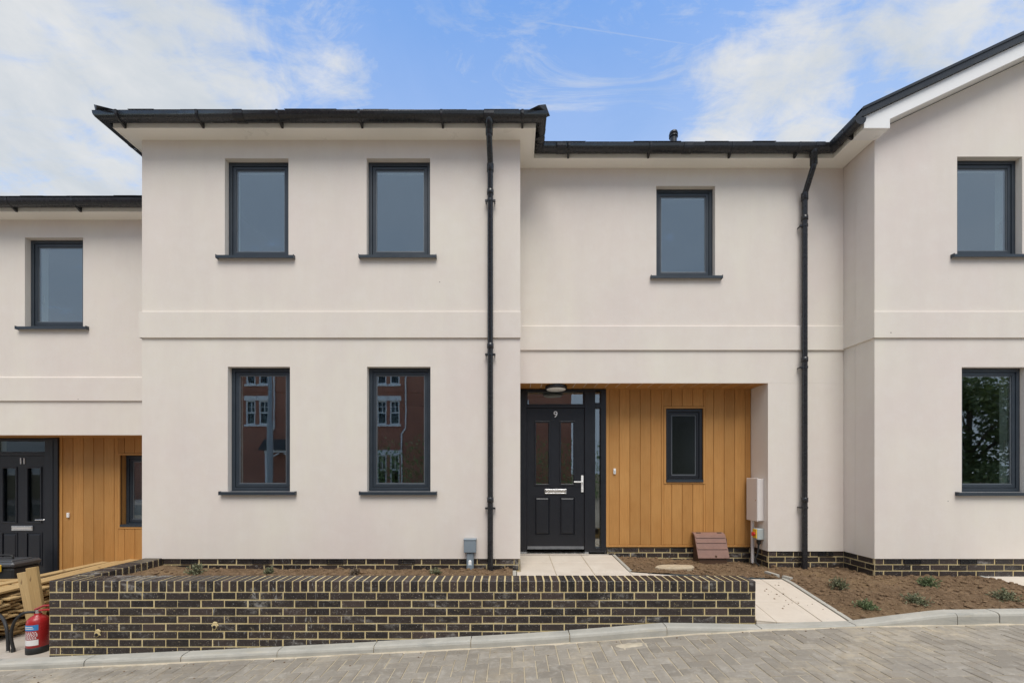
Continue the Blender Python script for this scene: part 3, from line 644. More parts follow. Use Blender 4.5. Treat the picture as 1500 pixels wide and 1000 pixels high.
m.prism([(xk,wb_(xk)+.02),(xk,wb_(xk)+.032),(xr,wb_(xr)+.032),(xr,wb_(xr)+.02)], Y0+.023, D1+.02); m.build('verge_soffit', WHITEPVC, hr)
m = MB()
for s, (hi, lo, ya, yb) in enumerate(((.105,.004,Y0-.035,Y0+.05),(.105,.075,Y0-.05,Y0+.06))):
    m.prism([(ex-.05,wt(ex-.05)+lo),(xr,wt(xr)+lo),(xr,wt(xr)+hi),(ex-.05,wt(ex-.05)+hi)], ya+s*.0, yb)
m.build('dry_verge', BLACKPVC, hr)
m = MB(); zz = .098
for sgn in (0,1):
    pts = [(ex-.055,wt(ex-.055)+zz-.05),(xr,wt(xr)+zz-.05),(xr,wt(xr)+zz),(ex-.055,wt(ex-.055)+zz)]
    if sgn: pts = [(2*xr-x,z) for x,z in pts]
    m.prism(pts, Y0+.065, 10)
m.build('roof', SLATE, hr)

# ================================================================== LOWER NEIGHBOUR ON THE LEFT
hl = thing('lower_terrace_house', (-7, 6.5, -1.75), 'lower cream rendered terrace house at the left edge with dark door numbered 11', 'house')
LE = Z(322, DL) - .004; LP = Z(637, DL); LX = -9.6
lw = (X(36.4,DL),X(121.7,DL),Z(479,DL),Z(348,DL))
m = MB(); wall_panel(m, LX, XL-.003, LP, LE+.07, DL, .28, [lw]); m.box(LX, -8.6, DL, DL+.9, -1.75, LP-.001); m.build('wall', [PLASTER, REVEAL], hl)
m = MB(); band(m, LX, XL-.023, DL, Z(587,DL), Z(552,DL)); m.build('string_course', PLASTER, hl)
window(hl, lw, DL, handle='left'); room(hl, LX+.3, XL-.1, DL+.281, 9.2, .7, LE-.05)
lp = [(LX, DL-.178), (XL-.002, DL-.178)]
eaves(hl, lp, 0, 1, LE, [((X(x,DL-.178),DL-.178),(1,0),'b') for x in (25,119)], caps=(True,True))
m = MB(); yb = DL-.235; m.add([(LX,yb,LE+.14),(XL-.01,yb,LE+.14),(XL-.01,yb+3.5,LE+.14+3.5*tp),(LX,yb+3.5,LE+.14+3.5*tp)], [(0,1,2,3)])
slates_row(m, LX, XL-.012, yb-.02, LE+.148, PITCH); m.build('roof', SLATE, hl)
LCX = X(89, DL3); lpw = (X(176,DL3), X(176,DL3)+.53, Z(771,DL3), Z(666.5,DL3)); LB = -1.62
m = MB(); x = LCX+.03
while x < XL-.01:
    e = min(x+wb-.0035, XL-.01)
    if e > lpw[0]-.03 and x < lpw[1]+.03:
        xa, xb = max(x,lpw[0]-.03), min(e,lpw[1]+.03)
        for (p0,p1,za,zb) in ((xa,xb,LB,lpw[2]-.03),(xa,xb,lpw[3]+.03,LP+.02),(x,xa,LB,LP+.02),(xb,e,LB,LP+.02)):
            if p1-p0 > .008: m.cbox(p0,p1,DL3,DL3+.02,za,zb,.005)
    else: m.cbox(x,e,DL3,DL3+.02,LB,LP+.02,.005)
    x += wb
m.box(LCX, lpw[0], DL3+.012, DL3+.03, LB, LP+.02, 1); m.box(lpw[1], XL-.01, DL3+.012, DL3+.03, LB, LP+.02, 1)
m.box(lpw[0], lpw[1], DL3+.012, DL3+.03, LB, lpw[2], 1); m.box(lpw[0], lpw[1], DL3+.012, DL3+.03, lpw[3], LP+.02, 1)
cl = m.build('timber_cladding', [CLAD, GROOVE], hl)
m = MB(); m.frame(lpw[0]-.028,lpw[1]+.028,lpw[2]-.028,lpw[3]+.028,.027,DL3-.006,DL3+.12); m.box(LCX-.012,LCX+.027,DL3-.006,DL3+.03,LB,LP+.02); m.build('cladding_trim', CLAD, cl)
w = window(hl, (lpw[0]+.002,lpw[1]-.002,lpw[2]+.002,lpw[3]-.002), DL3+.02, sill=False, handle=None, label='small dark window set deep in the timber cladding')
m = MB(); m.box(lpw[0]+.002, lpw[1]-.002, DL3-.01, DL3+.085, lpw[2]-.002, lpw[2]+.03); m.build('sill', FRAME, w)
m = MB(); m.box(lpw[0]-.1, lpw[1]+.1, DL3+.3, DL3+.32, lpw[2]-.1, lpw[3]+.1); m.build('inner_wall', ROOM, hl)
m = MB(); m.box(LX, XL-.01, DL+.02, DL3+.1, LP-.002, LP+.016); m.build('porch_ceiling', CLAD, hl)
m = MB(); q = (X(101,DL3), Z(754,DL3)); m.cbox(q[0]-.017,q[0]+.017,DL3-.022,DL3,q[1]-.035,q[1]+.035,.005); m.build('doorbell', WHITEPVC, hl)
DQ = DL3+.02; lx1 = X(80,DQ); door(hl, DQ, lx1-1.0, lx1+.002, LP-.01, -1.60, lx1-.90, lx1-.075, -1.57, .215, '11', False, None, OLDGLASS)
m = MB(); m.box(X(69,DL3), LCX-.013, DL3-.03, DL3+.12, -1.60, LP-.012); m.box(X(69,DL3)+.07,X(69,DL3)+.12, DL3-.034, DL3-.02,-1.5,LP-.05); m.build('sidelight_post', DOORM, hl)
room(hl, -8.5, LCX, DL3+.12, 8.6, -1.6, LP, 'hallway')
m = MB(); m.box(LX, -7.55, DL3+.0, DL3+.2, -1.75, LP); m.build('porch_back_wall', PLASTER, hl)

# ================================================================== GROUND, ROAD, KERB
PR = [(-80,-2.5),(-14,-2.2),(-8,-1.985),(-5,-1.872),(-3,-1.785),(-1,-1.69),(.5,-1.612),(1.5,-1.537),(2.3,-1.482),(3.2,-1.455),(4.2,-1.437),(6,-1.42),(12,-1.38),(80,-1.2)]
def lerp_tab(T, x):
    if x <= T[0][0]: return T[0][1]
    for (a,va),(b,vb) in zip(T, T[1:]):
        if x <= b: t = (x-a)/(b-a); return va+(vb-va)*t
    return T[-1][1]
def zroad(x): return sum(lerp_tab(PR, x+d) for d in (-.6,-.3,0,.3,.6))/5
HU = [(-80,.058),(-3,.062),(.4,.074),(1.43,.084),(2.3,.014),(3.19,.014),(4.1,.108),(80,.11)]
def zkerb(x): return zroad(x) + lerp_tab(HU, x)
KF, KB = 3.815, 3.928
m = MB(); m.box(-300, 300, -300, 300, -3.2, -2.75); struct(m.build('ground', EARTH))
# block paved road in 90 degree herringbone
m = MB(); u = .1; x0, x1, y0, y1 = -6.6, 7.4, -.6, 3.713
ni, nj = int((x1-x0)/u), int((y1-y0)/u)+1
def paver(xa, xb, ya, yb):
    g, ch = .0042, .005; j = random.uniform(-.0018,.0018); tx = random.uniform(-.0016,.0016)
    xa+=g; xb-=g; ya+=.0024; yb-=.0024
    def Q(x, y, d): return (x, y, zroad(x)+j+tx*(1 if x>(xa+xb)/2 else -1)-d)
    vs = [Q(xa,ya,.014),Q(xb,ya,.014),Q(xb,yb,.014),Q(xa,yb,.014),Q(xa,ya,.0045),Q(xb,ya,.0045),Q(xb,yb,.0045),Q(xa,yb,.0045),
          Q(xa+ch,ya+ch,0),Q(xb-ch,ya+ch,0),Q(xb-ch,yb-ch,0),Q(xa+ch,yb-ch,0)]
    fs = [(8,9,10,11)]
    for k in range(4): i = (k+1)%4; fs += [(k,i,4+i,4+k),(4+k,4+i,8+i,8+k)]
    m.add(vs, fs)
for i in range(ni):
    for j in range(nj):
        k = (i+j) % 4; xa, ya = x0+i*u, y1-(j+1)*u
        if k == 0: paver(xa, xa+2*u, ya, ya+u)
        elif k == 2: paver(xa, xa+u, ya-u, ya+u)
        elif k == 3 and j == 0: paver(xa, xa+u, ya, ya+u)
for i in range(int((x1-x0)/.2)): paver(x0+i*.2, x0+i*.2+.2, y1, y1+.1)
xs = [x0+(x1-x0)*i/100 for i in range(101)]
for a, b in zip(xs, xs[1:]): m.quad((a,y0,zroad(a)-.0055),(b,y0,zroad(b)-.0055),(b,KB,zroad(b)-.0055),(a,KB,zroad(a)-.0055), 1)
struct(m.build('road', [PAVER, SANDJ]))
m = MB(); xs = [-80,-40,-20,-14,-10,-8,-6.6,-5,-3,-1,.5,1.5,2.3,3.2,4.2,6,7.4,10,14,20,40,80]
for a, b in zip(xs, xs[1:]): m.quad((a,-9,zroad(a)-.03),(b,-9,zroad(b)-.03),(b,KB,zroad(b)-.03),(a,KB,zroad(a)-.03))
struct(m.build('carriageway', PAVER))
m = MB(); m.box(-80, 80, -13, -9.01, -2.7, -1.75); struct(m.build('far_pavement', CONC))
# kerbstones with open joints
m = MB(); joints = [-9.2,-8.28,-7.36,-6.44,-5.53]+[X(x,3.85) for x in (-10,128.6,268.6,408.6,549,690,834,975,1113,1250,1397,1458)] + [5.45,6.3,7.2,8.1,9.0]
for a, b in zip(joints, joints[1:]):
    a += .004; b -= .004; n = 6; rings = []; dj = random.uniform(-.004,.004); dz = random.uniform(-.003,.003)
    for i in range(n+1):
        x = a+(b-a)*i/n; zt = zkerb(x)+dz; zb = zroad(x)-.06; h = min(zt-zroad(x), .1)
        c = min(.022, h*.6)
        prof = [(KF+dj,zb),(KF+dj,zt-c*1.3),(KF+dj+c*.3,zt-c*.5),(KF+dj+c*.9,zt-c*.1),(KF+dj+c*1.5,zt),(KB-.002,zt+.002),(KB-.002,zb)]
        rings.append([(x,y,z) for y,z in prof])
    L = 7; vs = [q for g in rings for q in g]; fs = [(i*L+k,i*L+k+1,(i+1)*L+k+1,(i+1)*L+k) for i in range(n) for k in range(L-1)]
    fs += [tuple(range(L)), tuple(range(n*L+L-1, n*L-1, -1))]; m.add(vs, fs)
for a, b in zip(joints, joints[1:]): m.box(b-.006, b+.006, KF+.012, KB-.01, zkerb(b)-.2, zkerb(b)-.012, 1)
struct(m.build('kerb', [KERB, SANDJ]))
# sand brushed against the foot of the kerb
m = MB(); x = -5.5
prev = None
while x < 6:
    wd = .004 + .030*max(0, noise.noise((x*1.7,3,0))+.35) + .01*noise.noise((x*9,0,0)); hh = .004+.010*max(0,noise.noise((x*2.3,9,0))+.3)
    c = [(x,KF+.004,zroad(x)+hh),(x,KF-wd*.5,zroad(x)+hh*.6),(x,KF-wd,zroad(x)-.004)]
    if prev: m.add(prev+c, [(0,3,4,1),(1,4,5,2)])
    prev = c; x += .05
SANDP = mat_grain('loose_sand', (.42,.36,.26), (.58,.50,.38), 12, (.3,.23,.15), bump=.6)
struct(m.build('kerbside_sand', SANDP), 'stuff')
def heap(name, cx, cy, rx, ry, h):
    m = MB(); n = 26; rr = 9; vs = []; fs = []
    for i in range(rr+1):
        for k in range(n):
            t = 2*math.pi*k/n; q = i/rr; e = 1+.45*noise.noise((cx+math.cos(t)*1.2, math.sin(t)*1.2, 5))
            x = cx+rx*q*e*math.cos(t); y = cy+ry*q*e*math.sin(t)
            vs.append((x,y,zroad(x)+h*(1-q**1.5)-.006*q+.006*noise.noise((x*20,y*20,1))))
    for i in range(rr):
        for k in range(n): fs.append((i*n+k,i*n+(k+1)%n,(i+1)*n+(k+1)%n,(i+1)*n+k))
    m.add(vs, fs, 0, True); return struct(m.build(name, SANDP), 'stuff')
heap('spilt_sand', X(925,3.7), 3.68, .22, .075, .010)
# paving to the front door and out to the road
def sstep(a, b, x): t = max(0., min(1., (x-a)/(b-a))); return t*t*(3-2*t)
def zpath(x, y):
    base = lerp_tab([(1.41,-1.214),(2.6,-1.30)], x) + lerp_tab([(4.145,-.012),(4.92,0),(5.78,.028)], y)*(1-sstep(1.4,1.8,x))
    return base - .152*max(0, min(1.05, (4.86-y)/.93))*sstep(1.8, 2.4, x)
PXL, PXR = 0.055, 3.24; PSX = 1.41; PSY = 4.92
m = MB()
def slab(xa, xb, ya, yb, zf):
    g, c = .0035, .004; dz = random.uniform(-.0015,.0015)
    xa+=g; xb-=g; ya+=g; yb-=g
    def Q(x,y,d): return (x,y,zf(x,y)+dz-d)
    vs = [Q(xa,ya,.04),Q(xb,ya,.04),Q(xb,yb,.04),Q(xa,yb,.04),Q(xa,ya,c),Q(xb,ya,c),Q(xb,yb,c),Q(xa,yb,c),Q(xa+c,ya+c,0),Q(xb-c,ya+c,0),Q(xb-c,yb-c,0),Q(xa+c,yb-c,0)]
    fs = [(8,9,10,11)]
    for k in range(4): i=(k+1)%4; fs += [(k,i,4+i,4+k),(4+k,4+i,8+i,8+k)]
    m.add(vs, fs)
def clipgrid(xs, ys, zf):
    for a, b in zip(xs, xs[1:]):
        for c, d in zip(ys, ys[1:]): slab(a, b, c, d, zf)
gx = [.105,.52,.97,PSX]; gy = [5.77,5.37,PSY]
clipgrid(gx, gy[::-1], zpath); clipgrid([PXL,.52,.97,PSX], [4.15,4.47,PSY], zpath)
clipgrid([PSX,1.64,2.09,2.34], [4.15,4.47,PSY], zpath); clipgrid([2.345,2.54,2.985,PXR], [3.93,4.335,4.785,4.92], zpath)
for a,b,c,d in ((.06,PSX,4.15,5.77),(PSX,2.34,4.15,4.92),(2.34,PXR,3.93,4.92)):
    for i in range(8):
        for j in range(8):
            xa,xb = a+(b-a)*i/8, a+(b-a)*(i+1)/8; ya,yb = c+(d-c)*j/8, c+(d-c)*(j+1)/8
            m.quad(*[(x,y,zpath(x,y)-.007) for x,y in ((xa,ya),(xb,ya),(xb,yb),(xa,yb))], 1)
struct(m.build('path', [SLABM, SANDJ]))
m = MB()
clipgrid([5.70,6.15,6.6,7.05], [3.93,4.1,4.55,D1+.01], lambda x,y: -1.28-.078*max(0,(D1-y)))
struct(m.build('neighbour_path', [SLABM, SANDJ]))
m = MB()                                       # pale edging strips
def strip(pts, w, zf, up=.008):
    for (x0,y0),(x1,y1) in zip(pts, pts[1:]):
        n = 6
        for i in range(n):
            a = (x0+(x1-x0)*i/n, y0+(y1-y0)*i/n); b = (x0+(x1-x0)*(i+1)/n, y0+(y1-y0)*(i+1)/n)
            d = Vector((b[0]-a[0], b[1]-a[1])).normalized(); s = Vector((-d.y, d.x))*w/2
            q = [(a[0]-s.x,a[1]-s.y),(b[0]-s.x,b[1]-s.y),(b[0]+s.x,b[1]+s.y),(a[0]+s.x,a[1]+s.y)]
            top = [(x,y,zf(x,y)+up) for x,y in q]; bot = [(x,y,zf(x,y)-.08) for x,y in q]
            m.add(top+bot, [(0,1,2,3),(0,4,5,1),(2,6,7,3),(1,5,6,2),(3,7,4,0)])
strip([(PSX+.024,5.77),(PSX+.024,PSY+.05)], .042, zpath); strip([(PXL-.027,4.15),(PXL-.027,4.955)], .045, zpath)
strip([(PXR+.024,3.935),(PXR+.024,4.93)], .042, zpath, .012); strip([(5.675,3.94),(5.675,D1)], .045, lambda x,y: -1.28-.078*(D1-y), .010)
struct(m.build('path_edging', KERB))
# soil beds
def fb(x, y): return .022*noise.noise((x*5,y*5,0))+.022*noise.noise((x*12,y*12,3))+.018*abs(noise.noise((x*30,y*30,7)))+.010*noise.noise((x*70,y*70,9))
BEDS = []
def bed(x0, x1, y0, y1, zf, step=.014):
    m = MB(); nx, ny = int((x1-x0)/step)+1, int((y1-y0)/step)+1; vs = []; fs = []
    for j in range(ny+1):
        for i in range(nx+1):
            x = x0+(x1-x0)*i/nx; y = y0+(y1-y0)*j/ny
            e = min(x-x0, x1-x, y-y0, y1-y, .06)/.06
            vs.append((x,y,zf(x,y)+fb(x,y)*(.35+.65*e)))
    for j in range(ny):
        for i in range(nx): b = j*(nx+1)+i; fs.append((b,b+1,b+nx+2,b+nx+1))
    m.add(vs, fs, 0, True); BEDS.append((x0,x1,y0,y1,zf)); return struct(m.build('soil_bed', SOIL))
zA = lambda x,y: -1.195 + .05*sstep(-3.7,-4.3,x) + .02*sstep(4.6,4.3,y)
zB = lambda x,y: lerp_tab([(1.4,-1.215),(2.3,-1.255),(3.2,-1.30)], x) + lerp_tab([(4.92,0),(5.8,-.005)], y)*.5
def zC(x, y):
    f = zkerb(x)-.008; b = lerp_tab([(3.2,-1.305),(3.5,-1.285),(4.4,-1.285),(5.7,-1.275)], x)
    t = max(0, min(1, (y-KB)/(4.9-KB))); w = sstep(3.27, 3.5, x) if y < 4.9 else 1
    return (f+(b-f)*(t**.8) + .02*math.sin(math.pi*t))*w + (zpath(x,y)+.004)*(1-w)
bed(-4.235, .008, 4.146, D1+.03, zA); bed(PSX+.036, PX+.02, PSY+.005, D3+.03, zB); bed(PXR+.036, 5.664, KB, D2+.03, zC)
# clods and pebbles strewn over the soil
m = MB(); random.seed(5)
def pebble(x, y, z, r):
    n = 6; vs = []; rot = random.random()*6
    for zz, rr in ((-.35,.75),(.15,1),(.6,.6)):
        for k in range(n):
            a = rot+2*math.pi*k/n; q = r*rr*random.uniform(.75,1.2); vs.append((x+q*math.cos(a)*1.15, y+q*math.sin(a), z+r*zz))
    m.add(vs, [(i*n+k,i*n+(k+1)%n,(i+1)*n+(k+1)%n,(i+1)*n+k) for i in range(2) for k in range(n)]+[tuple(range(2*n,3*n))])
for (x0,x1,y0,y1,zf), cnt in zip(BEDS, (900,700,1700)):
    for _ in range(cnt):
        x, y = random.uniform(x0+.02,x1-.02), random.uniform(y0+.02,y1-.02)
        if x > XG-.02 and y > D1: continue
        pebble(x, y, zf(x,y)+fb(x,y), random.choice((.004,.006,.008,.010,.014,.017,.024)))
for _ in range(40):
    x, y = random.uniform(2.5,3.2), random.uniform(4.0,4.8)
    if x > 2.75 : pebble(x, y, zpath(x,y)+.001, random.choice((.004,.006,.009)))
for _ in range(70):
    x = random.uniform(-4.5,5); y = KF-abs(random.gauss(0,.12))-.01; pebble(x, y, zroad(x)+.001, random.choice((.003,.005,.007)))
struct(m.build('soil_clods', CLOD), 'stuff')
# stone and the two short concrete offcuts
sx, sy = X(988,5.18), 5.16; m = MB(); n = 18; vs = []
for zz, rr in ((-.03,.95),(.028,1.),(.048,.9)):
    for k in range(n):
        a = 2*math.pi*k/n; q = rr*(1+.18*noise.noise((math.cos(a)*1.5,math.sin(a)*1.5,2))); vs.append((sx+.245*q*math.cos(a), sy+.085*q*math.sin(a), zB(sx,sy)+zz+.006*noise.noise((math.cos(a)*3,math.sin(a)*3,8))))
m.add(vs, [(i*n+k,i*n+(k+1)%n,(i+1)*n+(k+1)%n,(i+1)*n+k) for i in range(2) for k in range(n)]+[tuple(range(2*n,3*n))])
tag(m.build('stone', STONE), 'flat sandy coloured stone lying on the soil in front of the porch cladding', 'stone')
for (xa,ya),(xb,yb),lab in (((X(1127,5.1),5.17),(X(1139,5.0),4.99),'short pale concrete offcut in the soil nearest the porch corner plinth'),((X(1146,4.97),4.955),(X(1156,4.9),4.86),'smaller pale concrete offcut touching the path corner')):
    m = MB(); strip([(xa,ya),(xb,yb)], .045, lambda x,y: -1.29+.012, .012); tag(m.build('concrete_offcut', KERB), lab, 'offcut')
# yard of the lower house
m = MB(); m.box(-12, -4.452, KB+.001, 5.3, -2.3, -1.80); m.box(-12, XL-.004, 5.302, DL3+.3, -2.3, -1.66); struct(m.build('yard_slab', CONC))

# ================================================================== BRICK RETAINING WALL
WF = 3.93; WX0, WX1 = -4.445, 2.34; WT = -1.058
bw = thing('brick_wall', (-1, 4.0, -1.9), 'low dark brick retaining wall with buff mortar and brick on edge coping', 'wall')
m = MB(); m.box(WX0+.003, WX1-.003, WF+.004, WF+.21, -2.1, WT-.1045, 1); m.box(WX0+.003, WX0+.212, WF+.2105, D1-.0, -2.1, WT-.1045, 1)
courses(m, (WX0,WF+.004,0), (1,0,0), (0,-1,0), WX1-WX0, WT-.1085, 11, proud=.0045)
courses(m, (WX0+.212,WF+.21,0), (0,1,0), (1,0,0), D1-WF-.22, WT-.1085, 3); courses(m, (WX1-.003,WF,0), (0,1,0), (1,0,0), .215, WT-.1085, 8)
courses(m, (WX0+.003,D1,0), (0,-1,0), (-1,0,0), D1-WF, WT-.1085, 11)
m.build('brickwork', [BRICK, MORTAR], bw)
m = MB(); m.box(WX0+.004, WX1-.004, WF+.004, WF+.211, WT-.1045, WT-.0035, 1); m.box(WX0+.004, WX0+.211, WF+.211, D1-.003, WT-.1045, WT-.0035, 1)
x = WX0
while x < WX1-.03:
    m.cbox(x, min(x+.0655,WX1), WF-.001, WF+.215, WT-.1035, WT, .006, 0, .0014); x += .0755
y = WF+.2255
while y < D1-.03:
    m.cbox(WX0-.001, WX0+.216, y, min(y+.0655,D1-.004), WT-.1035, WT, .006, 0, .0014); y += .0755
m.build('coping', [BRICK, MORTAR], bw)
for (x, y) in ((143.4,928.4),(315.3,917)):
    cx, cz = X(x,WF), Z(y,WF); m = MB(); n = 14; rot = Matrix.Rotation(R(90),3,'X')
    rough = [(math.cos(2*math.pi*k/n)*(.031+.008*random.uniform(-1,1)), math.sin(2*math.pi*k/n)*(.038+.010*random.uniform(-1,1))) for k in range(n)]
    vs = [(cx+a, WF-.004, cz+.012+b) for a,b in rough] + [(cx+a*.8, WF-.009, cz+.012+b*.8) for a,b in rough]
    m.add(vs, [(k,(k+1)%n,(k+1)%n+n,k+n) for k in range(n)]+[tuple(range(n,2*n))], 0)
    m.lathe([(0,0),(.021,0),(.021,.005),(.0165,.005),(0,.0045)], (cx,WF-.009,cz), 16, 0, rot)
    m.lathe([(0,.0),(.0165,0),(.0165,.007),(0,.007)], (cx,WF-.009,cz), 16, 1, rot); m.build('weep_hole', [MORTAR, SHADEBLK], bw)  # black disc in front of the mortar painted as the hole's inner shade

# ================================================================== THINGS ON SITE
# brown semi-concealed gas meter housing
gb = thing('meter_housing', (2.66, 5.6, -1.27), 'brown plastic hooded meter housing standing on the soil against the timber cladding', 'meter box')
gx0, gx1 = 2.535, 2.965; yb, zt = D3-.012, Z(779.5,5.74)
zb_ = -1.28
body = [(yb,zb_),(yb,zt-.02),(yb-.07,zt-.03),(yb-.09,zt-.05),(yb-.185,zt-.30),(yb-.19,zt-.36),(yb-.185,zb_)]
m = MB(); m.prism_x([(a,b) for a,b in body], gx0+.022, gx1-.022); m.build('housing_body', BROWND, gb, bevel=.008)
lid = [(yb,zt),(yb-.055,zt),(yb-.10,zt-.03),(yb-.20,zt-.285),(yb-.216,zt-.325),(yb-.21,zt-.335),(yb-.195,zt-.32),(yb-.092,zt-.06),(yb-.05,zt-.022),(yb,zt-.02)]
m = MB(); m.prism_x(lid, gx0, gx1)
lo = m.build('housing_lid', BROWNP, gb, bevel=.006)
for t in (.10,.36,.68):
    y = yb-.10-.10*t; z = zt-.03-.255*t; r = MB()
    r.prism_x([(y+.003,z+.013),(y-.008,z+.006),(y-.013,z-.006),(y-.003,z-.004)], gx0+.012, gx1-.012); r.build('lid_ridge', BROWNP, lo)
k = MB(); k.tube([((gx0+gx1)/2+.03,yb-.195,zt-.295),((gx0+gx1)/2+.03,yb-.218,zt-.302)], .011, 12); k.build('lid_lock', BROWND, lo)
hi = MB()
for hx in (gx0+.07, gx1-.07): hi.tube([(hx-.03,yb-.06,zt-.004),(hx+.03,yb-.06,zt-.004)], .011, 10)
hi.build('lid_hinge', BROWND, lo)
gp = MB(); gp.tube([(gx1-.02,yb-.05,zt-.09),(gx1+.03,yb-.05,zt-.09),(gx1+.034,yb-.05,zt-.16),(gx1+.03,yb-.04,zt-.24)], .014, 10); gp.build('pipe_elbow', RUBBER, gb)

# fire extinguisher
YZ = -1.80; ex_x, ex_y = X(56, 4.08), 4.08
fe = thing('fire_extinguisher', (ex_x, ex_y, YZ), 'red fire extinguisher with blue banded label beside the left end of the brick wall', 'extinguisher')
m = MB(); r = .083
m.lathe([(.08,.055),(r,.06),(r,.29),(.076,.328),(.056,.352),(.03,.368),(.028,.385)], (ex_x,ex_y,YZ), 36); cyl = m.build('cylinder', REDPAINT, fe)
m = MB(); m.lathe([(.074,0),(.086,.004),(.087,.06),(.0835,.066)], (ex_x,ex_y,YZ), 36); m.build('base_skirt', RUBBER, fe)
def patch(z0, z1, a0, a1, rr, n=16):
    q = MB(); vs = []
    for i in range(n+1):
        a = R(a0+(a1-a0)*i/n)
        for z in (z0,z1): vs.append((ex_x+rr*math.cos(a), ex_y+rr*math.sin(a), YZ+z))
    q.add(vs, [(2*i,2*i+2,2*i+3,2*i+1) for i in range(n)], 0, True); return q
patch(.09,.145,-145,-40,r+.0012).build('instruction_label', PAPER, cyl); patch(.235,.29,-145,-40,r+.0012).build('blue_band', BLUE, cyl)
tx = MB()
random.seed(3)
for row in range(6):
    a = -143
    while a < -48:
        w = random.uniform(3,11); q = patch(.153+row*.0125,.160+row*.0125,a,min(a+w,-44),r+.0012,3); tx.add(q.v,q.f,0,True); a += w+random.uniform(2,6)
tx.build('label_print', PAPER, cyl)
tx = MB()
for row, (a0,a1) in enumerate(((-130,-62),(-136,-66))): q = patch(.252+row*.016,.259+row*.016,a0,a1,r+.0016,8); tx.add(q.v,q.f,0,True)
tx.build('band_print', PAPER, cyl)
m = MB(); zv = YZ+.385; m.tube([(ex_x,ex_y,zv-.01),(ex_x,ex_y,zv+.035)], .022, 14); m.build('valve', CHROME, fe)
m = MB()
for dz, e in ((.050,.012),(.024,-.004)): m.tube([(ex_x-.03,ex_y,zv+dz-.015),(ex_x+.01,ex_y-.005,zv+dz),(ex_x+.07,ex_y-.01,zv+dz+.014+e),(ex_x+.15,ex_y-.01,zv+dz+.018+e)], .010, 10)
m.build('squeeze_handle', REDPAINT, fe)
def curve(P, n=26):
    P = [Vector(p) for p in P]; out = []
    Q = [P[0]]+P+[P[-1]]
    for i in range(len(P)-1):
        a,b,c,d = Q[i:i+4]
        for k in range(n//(len(P)-1)+1):
            t = k/(n//(len(P)-1)+1); out.append(.5*((2*b)+(-a+c)*t+(2*a-5*b+4*c-d)*t*t+(-a+3*b-3*c+d)*t**3))
    return out+[P[-1]]
m = MB(); m.tube(curve([(ex_x-.02,ex_y-.01,zv+.012),(ex_x-.09,ex_y-.05,zv+.012),(ex_x-.19,ex_y-.04,zv-.08),(ex_x-.245,ex_y-.02,zv-.22),(ex_x-.235,ex_y-.01,YZ+.03)]), .0125, 12); m.tube([(ex_x-.237,ex_y-.01,YZ+.035),(ex_x-.236,ex_y-.01,YZ+.0)], .016, 12); m.build('hose', RUBBER, fe)
h2 = MB(); hy = 4.06; hx = X(12,hy)
h2.tube(curve([(hx,hy,YZ+.012),(hx-.005,hy,YZ+.15),(hx-.05,hy+.02,YZ+.27),(hx-.17,hy+.08,YZ+.33),(hx-.32,hy+.16,YZ+.30),(hx-.45,hy+.2,YZ+.05),(hx-.6,hy+.3,YZ+.014)]), .0135, 12)
ho = tag(h2.build('rubber_hose', RUBBER), 'loose black rubber hose arching up from the concrete at the left edge', 'hose')
h3 = MB(); h3.tube([(hx,hy,YZ+.02),(hx,hy,YZ-.0)], .017, 12); h3.build('hose_nozzle', CHROME, ho)

# timber
def plank_mesh(L, W, T, name='timber_board'):
    m = MB(); m.cbox(-L/2, L/2, -W/2, W/2, 0, T, .003)
    me = bpy.data.meshes.new(name); me.from_pydata(m.v, [], m.f); me.materials.append(PLANK); me.update(); return me
pm = [plank_mesh(1.9, w, t) for w, t in ((.10,.020),(.115,.022),(.125,.019),(.09,.022))]
random.seed(11)
src = bpy.data.objects.new('timber_board', pm[0])
tag(src, 'rough sawn pale board lying in the untidy timber stack by the brick wall', 'board', 'boards in the timber stack')
first = True
for col in range(6):
    yc = 4.27 + col*.138; z = YZ+.002; lay = 0
    while z < -1.335:
        o = src if first else src.copy(); first = False
        o.data = random.choice(pm); COL.objects.link(o); j = random.gauss(0,.05)
        o.location = (-6.36 + j + .02*lay*.2, yc+random.uniform(-.022,.022), z)
        o.rotation_euler = (random.uniform(-.05,.05), random.uniform(-.012,.012), random.gauss(0,.05)+ (.0))
        z += .0235+random.choice((0,.002,.006,.012)); lay += 1
def plank(L, W, T, loc, rot, label):
    o = bpy.data.objects.new('timber_board', plank_mesh(L, W, T)); COL.objects.link(o); o.location = loc; o.rotation_euler = rot
    return tag(o, label, 'board')
plank(1.75, .14, .024, (-5.46, 5.08, -1.300), (R(3),R(.2),R(90)), 'long pale board lying front to back topmost on the timber stack')
plank(1.7, .12, .022, (-5.62, 5.02, -1.316), (R(-4),0,R(93)), 'long board on the timber stack just left of the topmost long board')
plank(1.7, .11, .022, (-5.86, 5.0, -1.318), (R(2),0,R(86)), 'long board on the timber stack running askew beside the black tool chest')
